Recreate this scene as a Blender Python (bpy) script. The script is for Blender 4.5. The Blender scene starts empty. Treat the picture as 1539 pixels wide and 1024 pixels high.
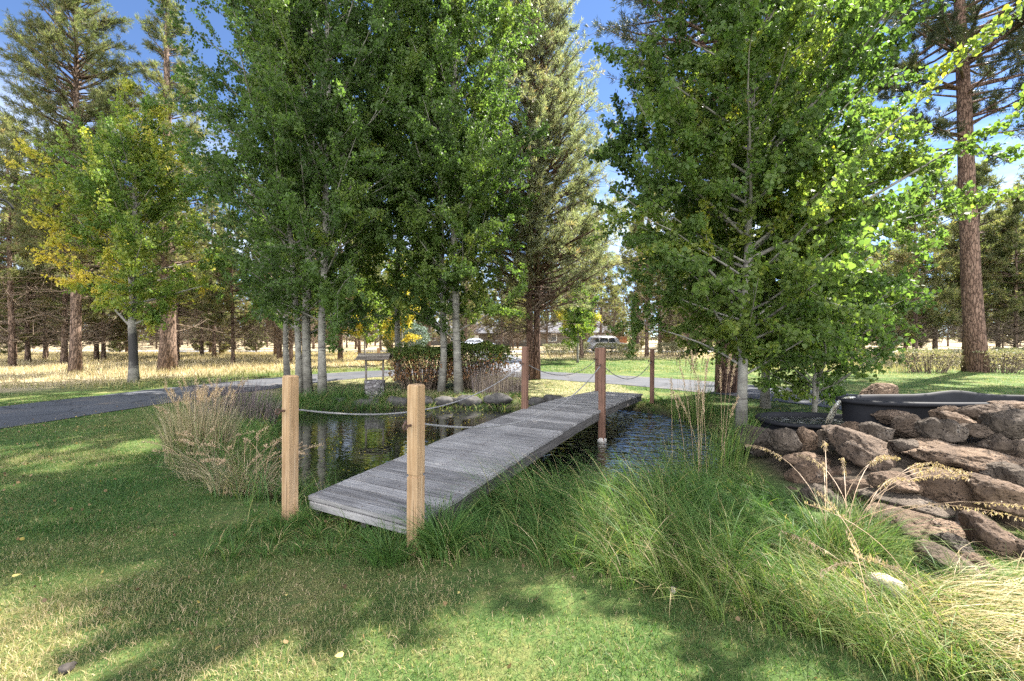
import bpy, bmesh, math, random
import numpy as np
from mathutils import Vector

random.seed(7)
RNG = np.random.default_rng(11)
PI = math.pi
S = bpy.context.scene
COL = S.collection
F, HX, HY, CAMZ = 650.0, 769.5, 508.0, 1.55      # focal length and optical centre measured from the photograph


def at(px, py, d):
    return np.array([(px - HX) / F * d, d, CAMZ - (py - HY) / F * d])


# ------------------------------------------------------------------ noise
def _hash(ix, iy, iz, seed):
    h = (ix * 374761393 + iy * 668265263 + iz * 2147483647 + seed * 1274126177) & 0x7FFFFFFF
    h = ((h ^ (h >> 13)) * 1274126177) & 0x7FFFFFFF
    h = h ^ (h >> 16)
    return (h & 0xFFFFFF) / float(0xFFFFFF)


def vnoise(p, seed=0):
    p = np.asarray(p, float)
    i = np.floor(p).astype(np.int64)
    f = p - i
    f = f * f * (3 - 2 * f)
    r = 0
    for dx in (0, 1):
        wx = f[:, 0] if dx else 1 - f[:, 0]
        for dy in (0, 1):
            wy = f[:, 1] if dy else 1 - f[:, 1]
            for dz in (0, 1):
                wz = f[:, 2] if dz else 1 - f[:, 2]
                r = r + wx * wy * wz * _hash(i[:, 0] + dx, i[:, 1] + dy, i[:, 2] + dz, seed)
    return r * 2 - 1


def fbm(p, seed=0, oct=4, gain=0.5):
    p = np.asarray(p, float)
    a, r = 1.0, 0
    for k in range(oct):
        r = r + a * vnoise(p * 2 ** k + 17.3 * k, seed + k)
        a *= gain
    return r


def n2(x, y, sc, seed=0, oct=3):
    x = np.asarray(x, float)
    return fbm(np.stack([x * sc, np.asarray(y, float) * sc, np.zeros_like(x) + .5], -1), seed, oct)


def ss(a, b, x):
    t = np.clip((x - a) / (b - a), 0, 1)
    return t * t * (3 - 2 * t)


# ------------------------------------------------------------------ mesh building
def mesh_np(name, verts, faces, mat=None, tint=None, smooth=False):
    verts = np.asarray(verts, np.float32)
    me = bpy.data.meshes.new(name)
    me.vertices.add(len(verts))
    me.vertices.foreach_set('co', verts.ravel())
    faces = [np.asarray(f, np.int32) for f in faces if len(f)]
    loops = np.concatenate([f.ravel() for f in faces])
    starts, s = [], 0
    for f in faces:
        n, k = f.shape
        starts.append(s + np.arange(n) * k)
        s += n * k
    starts = np.concatenate(starts).astype(np.int32)
    me.loops.add(len(loops))
    me.loops.foreach_set('vertex_index', loops)
    me.polygons.add(len(starts))
    me.polygons.foreach_set('loop_start', starts)
    me.polygons.foreach_set('use_smooth', np.full(len(starts), bool(smooth)))
    me.update(calc_edges=True)
    if tint is not None:
        a = me.attributes.new('tint', 'FLOAT', 'FACE')
        a.data.foreach_set('value', np.asarray(tint, np.float32))
    if mat is not None:
        me.materials.append(mat)
    me.validate()
    return me


def link(name, me, parent=None):
    o = bpy.data.objects.new(name, me)
    COL.objects.link(o)
    if parent is not None:
        o.parent = parent
    return o


def tag(o, label=None, cat=None, group=None, kind=None):
    if label: o['label'] = label
    if cat: o['category'] = cat
    if group: o['group'] = group
    if kind: o['kind'] = kind
    return o


def thing(name, label, cat, loc=(0, 0, 0), rz=0, group=None, scale=1.0):
    o = bpy.data.objects.new(name, None)
    COL.objects.link(o)
    o.location = tuple(float(v) for v in loc)
    o.rotation_euler = (0, 0, rz)
    o.scale = (scale,) * 3
    return tag(o, label, cat, group)


class MB:
    """collects pieces of ONE mesh"""
    def __init__(self):
        self.v, self.f, self.t, self.n = [], {}, {}, 0

    def add(self, v, faces, tint=0.5):
        v = np.asarray(v, float)
        for f in faces:
            f = np.asarray(f, int)
            if not len(f): continue
            k = f.shape[1]
            self.f.setdefault(k, []).append(f + self.n)
            tt = np.full(len(f), tint) if np.isscalar(tint) else np.asarray(tint)[:len(f)]
            self.t.setdefault(k, []).append(tt)
        self.v.append(v)
        self.n += len(v)
        return self

    def mesh(self, name, mat, smooth=False):
        ks = sorted(self.f)
        return mesh_np(name, np.concatenate(self.v), [np.concatenate(self.f[k]) for k in ks], mat,
                       np.concatenate([np.concatenate(self.t[k]) for k in ks]), smooth)

    def build(self, name, mat, parent=None, smooth=False):
        return link(name, self.mesh(name, mat, smooth), parent)

    def box(self, c, size, rot=None, bev=0.0, tint=.5):
        hx, hy, hz = [s / 2 for s in size]
        if bev <= 0:
            v = np.array([[x, y, z] for x in (-hx, hx) for y in (-hy, hy) for z in (-hz, hz)])
            f = [[0, 1, 3, 2], [4, 6, 7, 5], [0, 4, 5, 1], [2, 3, 7, 6], [0, 2, 6, 4], [1, 5, 7, 3]]
            fs = [f]
        else:
            bm = bmesh.new()
            bmesh.ops.create_cube(bm, size=1)
            bmesh.ops.scale(bm, vec=size, verts=bm.verts)
            bmesh.ops.bevel(bm, geom=list(bm.edges), offset=bev, segments=2, affect='EDGES')
            v, fs = from_bm(bm)
        if rot is not None:
            v = v @ np.asarray(rot).T
        return self.add(v + np.asarray(c), fs, tint)

    def tube(self, pts, rad, n=6, cap=True, tint=.5, squash=None):
        pts = np.asarray(pts, float)
        rad = np.broadcast_to(np.asarray(rad, float), (len(pts),))
        tan = np.gradient(pts, axis=0)
        tan /= np.linalg.norm(tan, axis=1, keepdims=True) + 1e-9
        ref = np.array([0, 0, 1.0]) if abs(tan[0, 2]) < .9 else np.array([1.0, 0, 0])
        a = np.cross(tan, ref)
        a /= np.linalg.norm(a, axis=1, keepdims=True) + 1e-9
        b = np.cross(tan, a)
        th = np.arange(n) * 2 * PI / n
        v = pts[:, None] + rad[:, None, None] * (np.cos(th)[None, :, None] * a[:, None] + np.sin(th)[None, :, None] * b[:, None])
        v = v.reshape(-1, 3)
        m = len(pts)
        i, j = np.meshgrid(np.arange(m - 1), np.arange(n), indexing='ij')
        q = np.stack([i * n + j, i * n + (j + 1) % n, (i + 1) * n + (j + 1) % n, (i + 1) * n + j], -1).reshape(-1, 4)
        fs = [q[:, ::-1]]
        if cap:
            fs += [np.arange(n)[None, :], (np.arange(n)[::-1] + (m - 1) * n)[None, :]]
        return self.add(v, fs, tint)


def from_bm(bm):
    bm.verts.ensure_lookup_table()
    for i, v in enumerate(bm.verts): v.index = i
    v = np.array([x.co[:] for x in bm.verts])
    d = {}
    for f in bm.faces:
        d.setdefault(len(f.verts), []).append([x.index for x in f.verts])
    bm.free()
    return v, [np.array(x) for x in d.values()]


_ico = {}


def ico(sub):
    if sub not in _ico:
        bm = bmesh.new()
        bmesh.ops.create_icosphere(bm, subdivisions=sub, radius=1)
        _ico[sub] = from_bm(bm)
    v, f = _ico[sub]
    return v.copy(), f


def rotz(a):
    c, s = math.cos(a), math.sin(a)
    return np.array([[c, -s, 0], [s, c, 0], [0, 0, 1.0]])


def roty(a):
    c, s = math.cos(a), math.sin(a)
    return np.array([[c, 0, s], [0, 1.0, 0], [-s, 0, c]])


# ------------------------------------------------------------------ materials
def new_mat(name, rough=.8, spec=.3):
    m = bpy.data.materials.new(name)
    m.use_nodes = True
    nt = m.node_tree
    b = nt.nodes['Principled BSDF']
    b.inputs['Roughness'].default_value = rough
    b.inputs['Specular IOR Level'].default_value = spec
    return m, nt, b


def N(nt, typ, **kw):
    n = nt.nodes.new(typ)
    for k, v in kw.items():
        if k in n.inputs: n.inputs[k].default_value = v
        else: setattr(n, k, v)
    return n


def coords(nt, scale=(1, 1, 1), out='Object'):
    tc = nt.nodes.new('ShaderNodeTexCoord')
    mp = nt.nodes.new('ShaderNodeMapping')
    mp.inputs['Scale'].default_value = scale
    nt.links.new(tc.outputs[out], mp.inputs['Vector'])
    return mp.outputs['Vector']


def noise_f(nt, vec, scale, detail=4, rough=.55, dist=0):
    n = N(nt, 'ShaderNodeTexNoise', Scale=scale, Detail=detail, Roughness=rough, Distortion=dist)
    nt.links.new(vec, n.inputs['Vector'])
    return n.outputs['Fac']


def ramp(nt, fac, stops, interp='LINEAR'):
    r = nt.nodes.new('ShaderNodeValToRGB')
    r.color_ramp.interpolation = interp
    el = r.color_ramp.elements
    while len(el) < len(stops): el.new(.5)
    for e, (p, c) in zip(el, stops):
        e.position = p
        e.color = (*c, 1) if len(c) == 3 else c
    nt.links.new(fac, r.inputs['Fac'])
    return r.outputs['Color']


def mixc(nt, fac, a, b, mode='MIX'):
    m = nt.nodes.new('ShaderNodeMix')
    m.data_type = 'RGBA'
    m.blend_type = mode
    for s, v in (('Factor', fac), ('A', a), ('B', b)):
        sock = [i for i in m.inputs if i.name == s and (i.type == ('VALUE' if s == 'Factor' else 'RGBA'))][0]
        if isinstance(v, (int, float)): sock.default_value = v
        elif isinstance(v, tuple): sock.default_value = (*v, 1)
        else: nt.links.new(v, sock)
    return [o for o in m.outputs if o.type == 'RGBA'][0]


def attr(nt, name='tint'):
    a = nt.nodes.new('ShaderNodeAttribute')
    a.attribute_name = name
    return a


def bump(nt, b, fac, strength=.4, dist=.02):
    bp = N(nt, 'ShaderNodeBump', Strength=strength, Distance=dist)
    nt.links.new(fac, bp.inputs['Height'])
    nt.links.new(bp.outputs['Normal'], b.inputs['Normal'])


def mathn(nt, op, a, b=None):
    m = nt.nodes.new('ShaderNodeMath')
    m.operation = op
    for i, v in enumerate((a, b)):
        if v is None: continue
        if isinstance(v, (int, float)): m.inputs[i].default_value = v
        else: nt.links.new(v, m.inputs[i])
    return m.outputs[0]


def leafy(name, stops, trans=.4, boost=1.5, rough=.55, spec=.25, obj_var=.1):
    """thin leaf: reflecting + light passing through, colour from the per-leaf tint"""
    m, nt, b = new_mat(name, rough, spec)
    t = attr(nt).outputs['Fac']
    if obj_var:
        oi = nt.nodes.new('ShaderNodeObjectInfo')
        t = mathn(nt, 'ADD', t, mathn(nt, 'MULTIPLY', mathn(nt, 'SUBTRACT', oi.outputs['Random'], .5), obj_var))
    c = ramp(nt, t, stops)
    nt.links.new(c, b.inputs['Base Color'])
    tr = nt.nodes.new('ShaderNodeBsdfTranslucent')
    c2 = mixc(nt, 1.0, c, (boost * .88, boost, boost * .55), 'MULTIPLY')
    nt.links.new(c2, tr.inputs['Color'])
    mx = nt.nodes.new('ShaderNodeMixShader')
    mx.inputs[0].default_value = trans
    nt.links.new(b.outputs[0], mx.inputs[1])
    nt.links.new(tr.outputs[0], mx.inputs[2])
    nt.links.new(mx.outputs[0], nt.nodes['Material Output'].inputs['Surface'])
    return m


M = {}
M['aspen_leaf'] = leafy('aspen_leaf', [(0, (.040, .068, .020)), (.35, (.075, .118, .030)), (.62, (.12, .155, .036)), (.82, (.21, .22, .035)), (1, (.42, .30, .03))], .5, 2.1)
M['yellow_leaf'] = leafy('yellow_aspen_leaf', [(0, (.05, .09, .02)), (.35, (.10, .16, .035)), (.6, (.19, .22, .04)), (.8, (.36, .31, .05)), (1, (.46, .35, .06))], .45, 1.7)
M['pine_needle'] = leafy('pine_needle', [(0, (.052, .066, .032)), (.4, (.11, .12, .055)), (.75, (.18, .165, .08)), (1, (.26, .175, .09))], .45, 1.8, obj_var=.3)
M['grey_needle'] = leafy('grey_green_needle', [(0, (.10, .115, .075)), (.5, (.18, .19, .125)), (.85, (.25, .23, .14)), (1, (.28, .19, .11))], .45, 1.8)
M['dark_needle'] = leafy('dark_pine_needle', [(0, (.028, .036, .020)), (.5, (.058, .065, .034)), (1, (.13, .105, .05))], .3, 1.6)
M['lawn'] = leafy('lawn_blade', [(0, (.024, .070, .016)), (.35, (.054, .115, .026)), (.6, (.17, .175, .065)), (.8, (.33, .27, .14)), (1, (.43, .32, .20))], .38, 1.5, obj_var=0)
M['tall_grass'] = leafy('tall_grass_blade', [(0, (.028, .066, .020)), (.4, (.068, .135, .030)), (.65, (.15, .19, .045)), (.82, (.34, .26, .12)), (1, (.46, .36, .22))], .38, 1.5, obj_var=0)
M['straw'] = leafy('dry_straw', [(0, (.09, .11, .045)), (.35, (.24, .20, .12)), (.65, (.36, .29, .18)), (1, (.50, .42, .28))], .3, 1.3, obj_var=.1)
M['plume'] = leafy('tan_plume', [(0, (.20, .135, .085)), (.5, (.36, .25, .155)), (1, (.50, .38, .26))], .3, 1.3)
M['purple_stem'] = leafy('dry_dark_stem', [(0, (.06, .045, .05)), (.6, (.13, .10, .10)), (1, (.24, .19, .15))], .2, 1.2, obj_var=.1)
M['meadow'] = leafy('dry_meadow_blade', [(0, (.07, .10, .025)), (.3, (.19, .18, .06)), (.6, (.36, .285, .165)), (1, (.48, .39, .27))], .3, 1.35, obj_var=0)
M['shrub_leaf'] = leafy('shrub_leaf', [(0, (.045, .07, .022)), (.4, (.09, .13, .03)), (.7, (.17, .18, .045)), (.88, (.28, .13, .06)), (1, (.34, .18, .09))], .4, 1.7)
M['sage_leaf'] = leafy('sage_leaf', [(0, (.10, .11, .06)), (.5, (.20, .19, .11)), (1, (.34, .28, .16))], .25, 1.3)
M['spruce'] = leafy('blue_spruce_needle', [(0, (.09, .13, .11)), (1, (.20, .25, .20))], .2, 1.2)


def mat_bark_aspen(name, dark_to=0.0):
    m, nt, b = new_mat(name, .8, .2)
    v = coords(nt, (1, 1, 1))
    base = ramp(nt, noise_f(nt, v, 5, 5), [(.3, (.11, .10, .085)), (.6, (.225, .21, .175)), (.8, (.33, .31, .265))])
    v2 = coords(nt, (3, 3, 16))
    mk = ramp(nt, noise_f(nt, v2, 1.6, 3), [(.28, (1, 1, 1)), (.46, (0, 0, 0))])
    c = mixc(nt, mk, base, (.05, .043, .04))
    if dark_to > 0:
        sx = nt.nodes.new('ShaderNodeSeparateXYZ')
        nt.links.new(coords(nt), sx.inputs[0])
        h = mathn(nt, 'ADD', sx.outputs['Z'], mathn(nt, 'MULTIPLY', noise_f(nt, v, 4, 4), 1.0))
        k = ramp(nt, mathn(nt, 'DIVIDE', h, dark_to), [(.36, (0, 0, 0)), (.46, (1, 1, 1)), (.80, (1, 1, 1)), (.92, (0, 0, 0))])
        c = mixc(nt, k, c, (.035, .032, .03))
    nt.links.new(c, b.inputs['Base Color'])
    bump(nt, b, noise_f(nt, v2, 3, 4), .5, .01)
    return m


M['aspen_bark'] = mat_bark_aspen('aspen_bark')
M['scarred_bark'] = mat_bark_aspen('black_scarred_aspen_bark', 2.6)


def mat_bark_pine(name, c0, c1, c2):
    m, nt, b = new_mat(name, .9, .15)
    v = coords(nt, (5, 5, 1.1))
    vo = N(nt, 'ShaderNodeTexVoronoi', Scale=2.2)
    vo.feature = 'DISTANCE_TO_EDGE'
    w = noise_f(nt, coords(nt, (1, 1, .6)), 7, 4)
    vm = nt.nodes.new('ShaderNodeVectorMath'); vm.operation = 'ADD'
    nt.links.new(v, vm.inputs[0])
    cmb = nt.nodes.new('ShaderNodeCombineXYZ')
    for i in range(3): nt.links.new(w, cmb.inputs[i])
    nt.links.new(cmb.outputs[0], vm.inputs[1])
    nt.links.new(vm.outputs[0], vo.inputs['Vector'])
    crack = ramp(nt, vo.outputs['Distance'], [(.0, (0, 0, 0)), (.14, (1, 1, 1))])
    c = ramp(nt, noise_f(nt, v, 2.5, 5), [(.3, c0), (.55, c1), (.78, c2)])
    c = mixc(nt, crack, tuple(x * .35 for x in c0), c)
    nt.links.new(c, b.inputs['Base Color'])
    bump(nt, b, crack, .8, .03)
    return m


M['pine_bark'] = mat_bark_pine('pine_bark', (.10, .068, .05), (.19, .13, .095), (.29, .21, .16))
M['red_bark'] = mat_bark_pine('red_pine_bark', (.11, .065, .048), (.185, .115, .085), (.26, .175, .135))
M['twig'] = mat_bark_pine('dry_twig', (.13, .10, .075), (.22, .165, .12), (.31, .24, .175))


def mat_wood(name, stops, along=0, grain=30, bumps=.35, var=.35):
    m, nt, b = new_mat(name, .8, .2)
    sc = [grain, grain, grain]
    sc[along] = 1.6
    v = coords(nt, tuple(sc))
    g = noise_f(nt, v, 1.0, 6, .65, .4)
    t = attr(nt).outputs['Fac']
    f = mathn(nt, 'ADD', g, mathn(nt, 'MULTIPLY', mathn(nt, 'SUBTRACT', t, .5), var))
    c = ramp(nt, f, stops)
    # knots and stains
    k = ramp(nt, noise_f(nt, coords(nt, tuple(s * .12 + .6 for s in sc)), 2.2, 3), [(.64, (0, 0, 0)), (.75, (1, 1, 1))])
    c = mixc(nt, mathn(nt, 'MULTIPLY', k, .55), c, tuple(x * .35 for x in stops[0][1]))
    csc = [55, 55, 55]; csc[along] = 1.1
    ck_ = ramp(nt, noise_f(nt, coords(nt, tuple(csc)), 1.0, 3, .5, .2), [(.665, (0, 0, 0)), (.70, (1, 1, 1))])
    c = mixc(nt, mathn(nt, 'MULTIPLY', ck_, .75), c, tuple(x * .3 for x in stops[0][1]))
    big = noise_f(nt, coords(nt), 3.0, 4, .6)
    c = mixc(nt, .6, c, ramp(nt, big, [(.3, (.62, .60, .60)), (.7, (1.25, 1.25, 1.25))]), 'MULTIPLY')
    nt.links.new(c, b.inputs['Base Color'])
    bump(nt, b, g, bumps, .006)
    return m


M['deck'] = mat_wood('weathered_deck_wood', [(.22, (.065, .060, .058)), (.45, (.170, .162, .157)), (.62, (.25, .238, .228)), (.8, (.34, .315, .29))], 0, 58, .8, .27)
M['beam'] = mat_wood('weathered_beam_wood', [(.25, (.03, .027, .025)), (.55, (.085, .078, .072)), (.8, (.16, .145, .135))], 1, 60)
M['post_tan'] = mat_wood('tan_post_wood', [(.2, (.12, .068, .034)), (.42, (.27, .165, .085)), (.6, (.37, .25, .145)), (.8, (.45, .36, .26))], 2, 45, .6, .3)
M['post_red'] = mat_wood('brown_post_wood', [(.2, (.05, .03, .022)), (.5, (.14, .075, .05)), (.8, (.24, .14, .10))], 2, 70, .4, .3)
M['well_wood'] = mat_wood('well_wood', [(.2, (.05, .04, .035)), (.5, (.13, .11, .09)), (.8, (.26, .23, .19))], 0, 24)


def simple(name, col, rough=.6, spec=.4, metal=0, nscale=8, amt=.35, bmp=0.0):
    m, nt, b = new_mat(name, rough, spec)
    v = coords(nt)
    f = noise_f(nt, v, nscale, 5)
    nt.links.new(ramp(nt, f, [(.25, tuple(c * (1 - amt) for c in col)), (.75, tuple(min(1, c * (1 + amt)) for c in col))]), b.inputs['Base Color'])
    b.inputs['Metallic'].default_value = metal
    if bmp: bump(nt, b, f, bmp, .02)
    return m


M['rope'] = simple('grey_rope', (.19, .18, .175), .9, .2, 0, 60, .4)
M['rust'] = simple('rusty_iron', (.10, .06, .045), .6, .5, .6, 40, .4)
M['plastic'] = simple('black_pond_plastic', (.014, .014, .016), .7, .12, 0, 5, .35)
M['liner'] = simple('black_liner', (.02, .02, .022), .5, .5, 0, 5, .3, .3)
M['white_paint'] = simple('white_car_paint', (.72, .74, .77), .25, .5, 0, 3, .05)
M['grey_paint'] = simple('grey_car_paint', (.36, .35, .34), .28, .5, .3, 3, .06)
M['tyre'] = simple('tyre_rubber', (.02, .02, .02), .8, .2)
M['alloy'] = simple('wheel_alloy', (.5, .5, .52), .35, .5, .8)
M['car_glass'] = simple('dark_car_glass', (.02, .025, .03), .06, .8, 0, 2, .1)
M['tail_red'] = simple('red_lamp_glass', (.40, .02, .02), .2, .6, 0, 3, .1)
M['lamp_clear'] = simple('clear_lamp_glass', (.7, .7, .7), .15, .7, 0, 3, .1)
M['wall_paint'] = simple('house_wall_paint', (.12, .105, .085), .85, .2, 0, 2, .1)
M['roof_grey'] = simple('grey_shingle_roof', (.11, .11, .12), .9, .2, 0, 12, .2)
M['fence_orange'] = simple('orange_stained_wood', (.36, .15, .07), .8, .2, 0, 6, .25)
M['white_trim'] = simple('white_trim', (.7, .7, .68), .7, .3, 0, 3, .06)
M['pane'] = simple('window_glass', (.05, .06, .07), .08, .7, 0, 2, .1)
M['pale_stone'] = simple('pale_stone', (.33, .29, .22), .85, .2, 0, 14, .35, .5)
M['bank_stone'] = simple('grey_bank_stone', (.06, .056, .052), .9, .2, 0, 7, .5, .6)
M['iron'] = simple('black_iron', (.012, .012, .012), .8, .1)
M['mineral'] = simple('mineral_crust', (.45, .42, .38), .9, .2, 0, 20, .4, .5)
M['dead_leaf'] = simple('fallen_leaf', (.34, .27, .09), .7, .3, 0, 20, .3)
M['dung'] = simple('dark_clod', (.05, .043, .038), .95, .1, 0, 20, .4, .8)


def mat_lava():
    m, nt, b = new_mat('lava_rock', .88, .25)
    v = coords(nt)
    oi = nt.nodes.new('ShaderNodeObjectInfo')
    big = noise_f(nt, v, 3.0, 5, .6)
    c = ramp(nt, big, [(.28, (.040, .032, .026)), (.45, (.086, .067, .051)), (.6, (.140, .111, .086)), (.78, (.24, .20, .16))])
    r2 = ramp(nt, oi.outputs['Random'], [(0, (.55, .55, .55)), (.35, (1.0, .97, .92)), (.65, (1.15, .97, .84)), (1, (1.55, 1.32, 1.1))])
    c = mixc(nt, 1.0, c, r2, 'MULTIPLY')
    vo = N(nt, 'ShaderNodeTexVoronoi', Scale=46.0)
    nt.links.new(v, vo.inputs['Vector'])
    mask = ramp(nt, noise_f(nt, v, 7, 3), [(.42, (0, 0, 0)), (.6, (1, 1, 1))])
    pit = ramp(nt, vo.outputs['Distance'], [(.16, (1, 1, 1)), (.40, (0, 0, 0))])
    pit = mixc(nt, 1.0, pit, mask, 'MULTIPLY')
    c = mixc(nt, pit, c, (.030, .022, .02))
    fine = noise_f(nt, v, 60, 6, .7)
    c = mixc(nt, .5, c, ramp(nt, fine, [(.3, (.45, .45, .45)), (.7, (1.35, 1.35, 1.35))]), 'MULTIPLY')
    lich = ramp(nt, noise_f(nt, v, 5.5, 6, .7), [(.60, (0, 0, 0)), (.70, (1, 1, 1))])
    c = mixc(nt, mathn(nt, 'MULTIPLY', lich, .5), c, (.36, .33, .29))
    # fractures
    vf = N(nt, 'ShaderNodeTexVoronoi', Scale=4.2)
    vf.feature = 'DISTANCE_TO_EDGE'
    vm = nt.nodes.new('ShaderNodeVectorMath'); vm.operation = 'ADD'
    wn = nt.nodes.new('ShaderNodeTexNoise'); wn.inputs['Scale'].default_value = 6; wn.inputs['Detail'].default_value = 4
    nt.links.new(v, wn.inputs['Vector'])
    sc_ = nt.nodes.new('ShaderNodeVectorMath'); sc_.operation = 'SCALE'; sc_.inputs['Scale'].default_value = .22
    nt.links.new(wn.outputs['Color'], sc_.inputs[0])
    nt.links.new(v, vm.inputs[0]); nt.links.new(sc_.outputs[0], vm.inputs[1]); nt.links.new(vm.outputs[0], vf.inputs['Vector'])
    fr = ramp(nt, vf.outputs['Distance'], [(.0, (0, 0, 0)), (.035, (1, 1, 1))])
    c = mixc(nt, mathn(nt, 'ADD', mathn(nt, 'MULTIPLY', fr, .12), .88), (.03, .022, .018), c)
    nt.links.new(c, b.inputs['Base Color'])
    h = mathn(nt, 'SUBTRACT', mathn(nt, 'ADD', mathn(nt, 'MULTIPLY', fine, .5), noise_f(nt, v, 16, 5)), mathn(nt, 'MULTIPLY', pit, .8))
    h = mathn(nt, 'ADD', h, mathn(nt, 'MULTIPLY', fr, .12))
    bump(nt, b, h, 1.0, .05)
    return m


M['lava'] = mat_lava()


def mat_stonework():
    m, nt, b = new_mat('well_stonework', .9, .2)
    v = coords(nt, (1, 1, 1.5))
    vo = N(nt, 'ShaderNodeTexVoronoi', Scale=8.0)
    nt.links.new(v, vo.inputs['Vector'])
    ve = N(nt, 'ShaderNodeTexVoronoi', Scale=8.0)
    ve.feature = 'DISTANCE_TO_EDGE'
    nt.links.new(v, ve.inputs['Vector'])
    sp = nt.nodes.new('ShaderNodeSeparateColor')
    nt.links.new(vo.outputs['Color'], sp.inputs[0])
    c = ramp(nt, sp.outputs[0], [(0, (.10, .09, .09)), (.5, (.18, .165, .165)), (1, (.28, .265, .25))])
    g = ramp(nt, ve.outputs['Distance'], [(.02, (0, 0, 0)), (.09, (1, 1, 1))])
    c = mixc(nt, g, (.09, .08, .075), c)
    nt.links.new(c, b.inputs['Base Color'])
    bump(nt, b, g, .7, .03)
    return m


M['stonework'] = mat_stonework()


def mat_ground():
    m, nt, b = new_mat('ground_cover', .95, .1)
    v = coords(nt)
    at_ = attr(nt, 'zone')
    sp = nt.nodes.new('ShaderNodeSeparateColor')
    nt.links.new(at_.outputs['Color'], sp.inputs[0])
    n1, n3, n9 = noise_f(nt, v, .9, 5, .6), noise_f(nt, v, 14, 5, .65), noise_f(nt, v, 60, 4, .7)
    lawn = ramp(nt, mathn(nt, 'ADD', mathn(nt, 'MULTIPLY', n1, .6), mathn(nt, 'MULTIPLY', n3, .4)),
                [(.30, (.036, .066, .018)), (.48, (.068, .108, .030)), (.60, (.15, .15, .055)), (.74, (.24, .185, .10))])
    mead = ramp(nt, mathn(nt, 'ADD', mathn(nt, 'MULTIPLY', n1, .5), mathn(nt, 'MULTIPLY', n3, .5)),
                [(.30, (.16, .13, .06)), (.5, (.31, .25, .155)), (.70, (.41, .335, .23))])
    soil = ramp(nt, n3, [(.3, (.030, .024, .018)), (.55, (.075, .058, .042)), (.8, (.15, .12, .09))])
    c = mixc(nt, sp.outputs[0], soil, lawn)
    c = mixc(nt, sp.outputs[1], c, mead)
    c = mixc(nt, .55, c, ramp(nt, n9, [(.25, (.45, .45, .45)), (.75, (1.5, 1.5, 1.5))]), 'MULTIPLY')
    nt.links.new(c, b.inputs['Base Color'])
    bump(nt, b, mathn(nt, 'ADD', n9, n3), .8, .04)
    return m


def mat_asphalt(name, k=1.0):
    m, nt, b = new_mat(name, .9, .2)
    v = coords(nt)
    f = noise_f(nt, v, 90, 4, .8)
    big = noise_f(nt, v, .7, 5, .6)
    c = ramp(nt, mathn(nt, 'ADD', mathn(nt, 'MULTIPLY', f, .5), mathn(nt, 'MULTIPLY', big, .5)),
             [(.3, tuple(k * x for x in (.036, .039, .046))), (.55, tuple(k * x for x in (.064, .067, .075))), (.75, tuple(k * x for x in (.12, .118, .118)))])
    ve = N(nt, 'ShaderNodeTexVoronoi', Scale=.55)
    ve.feature = 'DISTANCE_TO_EDGE'
    wn = nt.nodes.new('ShaderNodeTexNoise'); wn.inputs['Scale'].default_value = 1.4; wn.inputs['Detail'].default_value = 6
    nt.links.new(v, wn.inputs['Vector'])
    vm = nt.nodes.new('ShaderNodeVectorMath'); vm.operation = 'ADD'
    nt.links.new(v, vm.inputs[0]); nt.links.new(wn.outputs['Color'], vm.inputs[1]); nt.links.new(vm.outputs[0], ve.inputs['Vector'])
    c = mixc(nt, ramp(nt, ve.outputs['Distance'], [(.004, (.8, .8, .8)), (.014, (0, 0, 0))]), c, (.015, .015, .016))
    ndl = ramp(nt, mathn(nt, 'ADD', mathn(nt, 'MULTIPLY', noise_f(nt, v, 45, 3, .8), .5), mathn(nt, 'MULTIPLY', noise_f(nt, v, 1.1, 4), .5)), [(.56, (0, 0, 0)), (.64, (1, 1, 1))])
    c = mixc(nt, mathn(nt, 'MULTIPLY', ndl, .6), c, (.20, .15, .10))
    nt.links.new(c, b.inputs['Base Color'])
    bump(nt, b, f, .4, .01)
    return m


def mat_water():
    m, nt, b = new_mat('pond_water', .03, .5)
    b.inputs['Base Color'].default_value = (.010, .012, .008, 1)
    b.inputs['IOR'].default_value = 2.3
    b.inputs['Specular IOR Level'].default_value = 1.0
    v = coords(nt, (1.0, 1.6, 1))
    h1 = noise_f(nt, v, 3.2, 2, .5, .3)
    h2 = noise_f(nt, coords(nt, (1, 2.0, 1)), 8, 1, .5)
    # the fall at the lava rocks stirs the right-hand water
    sx = nt.nodes.new('ShaderNodeSeparateXYZ')
    nt.links.new(coords(nt), sx.inputs[0])
    stir = ramp(nt, mathn(nt, 'DIVIDE', mathn(nt, 'ADD', sx.outputs['X'], 2.0), 6.0), [(.2, (.07, .07, .07)), (.45, (.25, .25, .25)), (.62, (1, 1, 1))])
    h = mathn(nt, 'MULTIPLY', mathn(nt, 'ADD', h1, mathn(nt, 'MULTIPLY', h2, .35)), stir)
    bump(nt, b, h, .7, .07)
    return m


def mat_tub_water():
    m, nt, b = new_mat('tub_water', .08, .6)
    v = coords(nt)
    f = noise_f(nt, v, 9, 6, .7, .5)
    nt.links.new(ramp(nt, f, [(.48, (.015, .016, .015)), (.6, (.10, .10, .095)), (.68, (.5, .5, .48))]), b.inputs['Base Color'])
    bump(nt, b, noise_f(nt, v, 22, 3), .6, .02)
    return m


M['ground'] = mat_ground()
M['asphalt'] = mat_asphalt('asphalt')
M['street_asphalt'] = mat_asphalt('pale_asphalt', 2.2)
M['water'] = mat_water()
M['tub_water'] = mat_tub_water()

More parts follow.
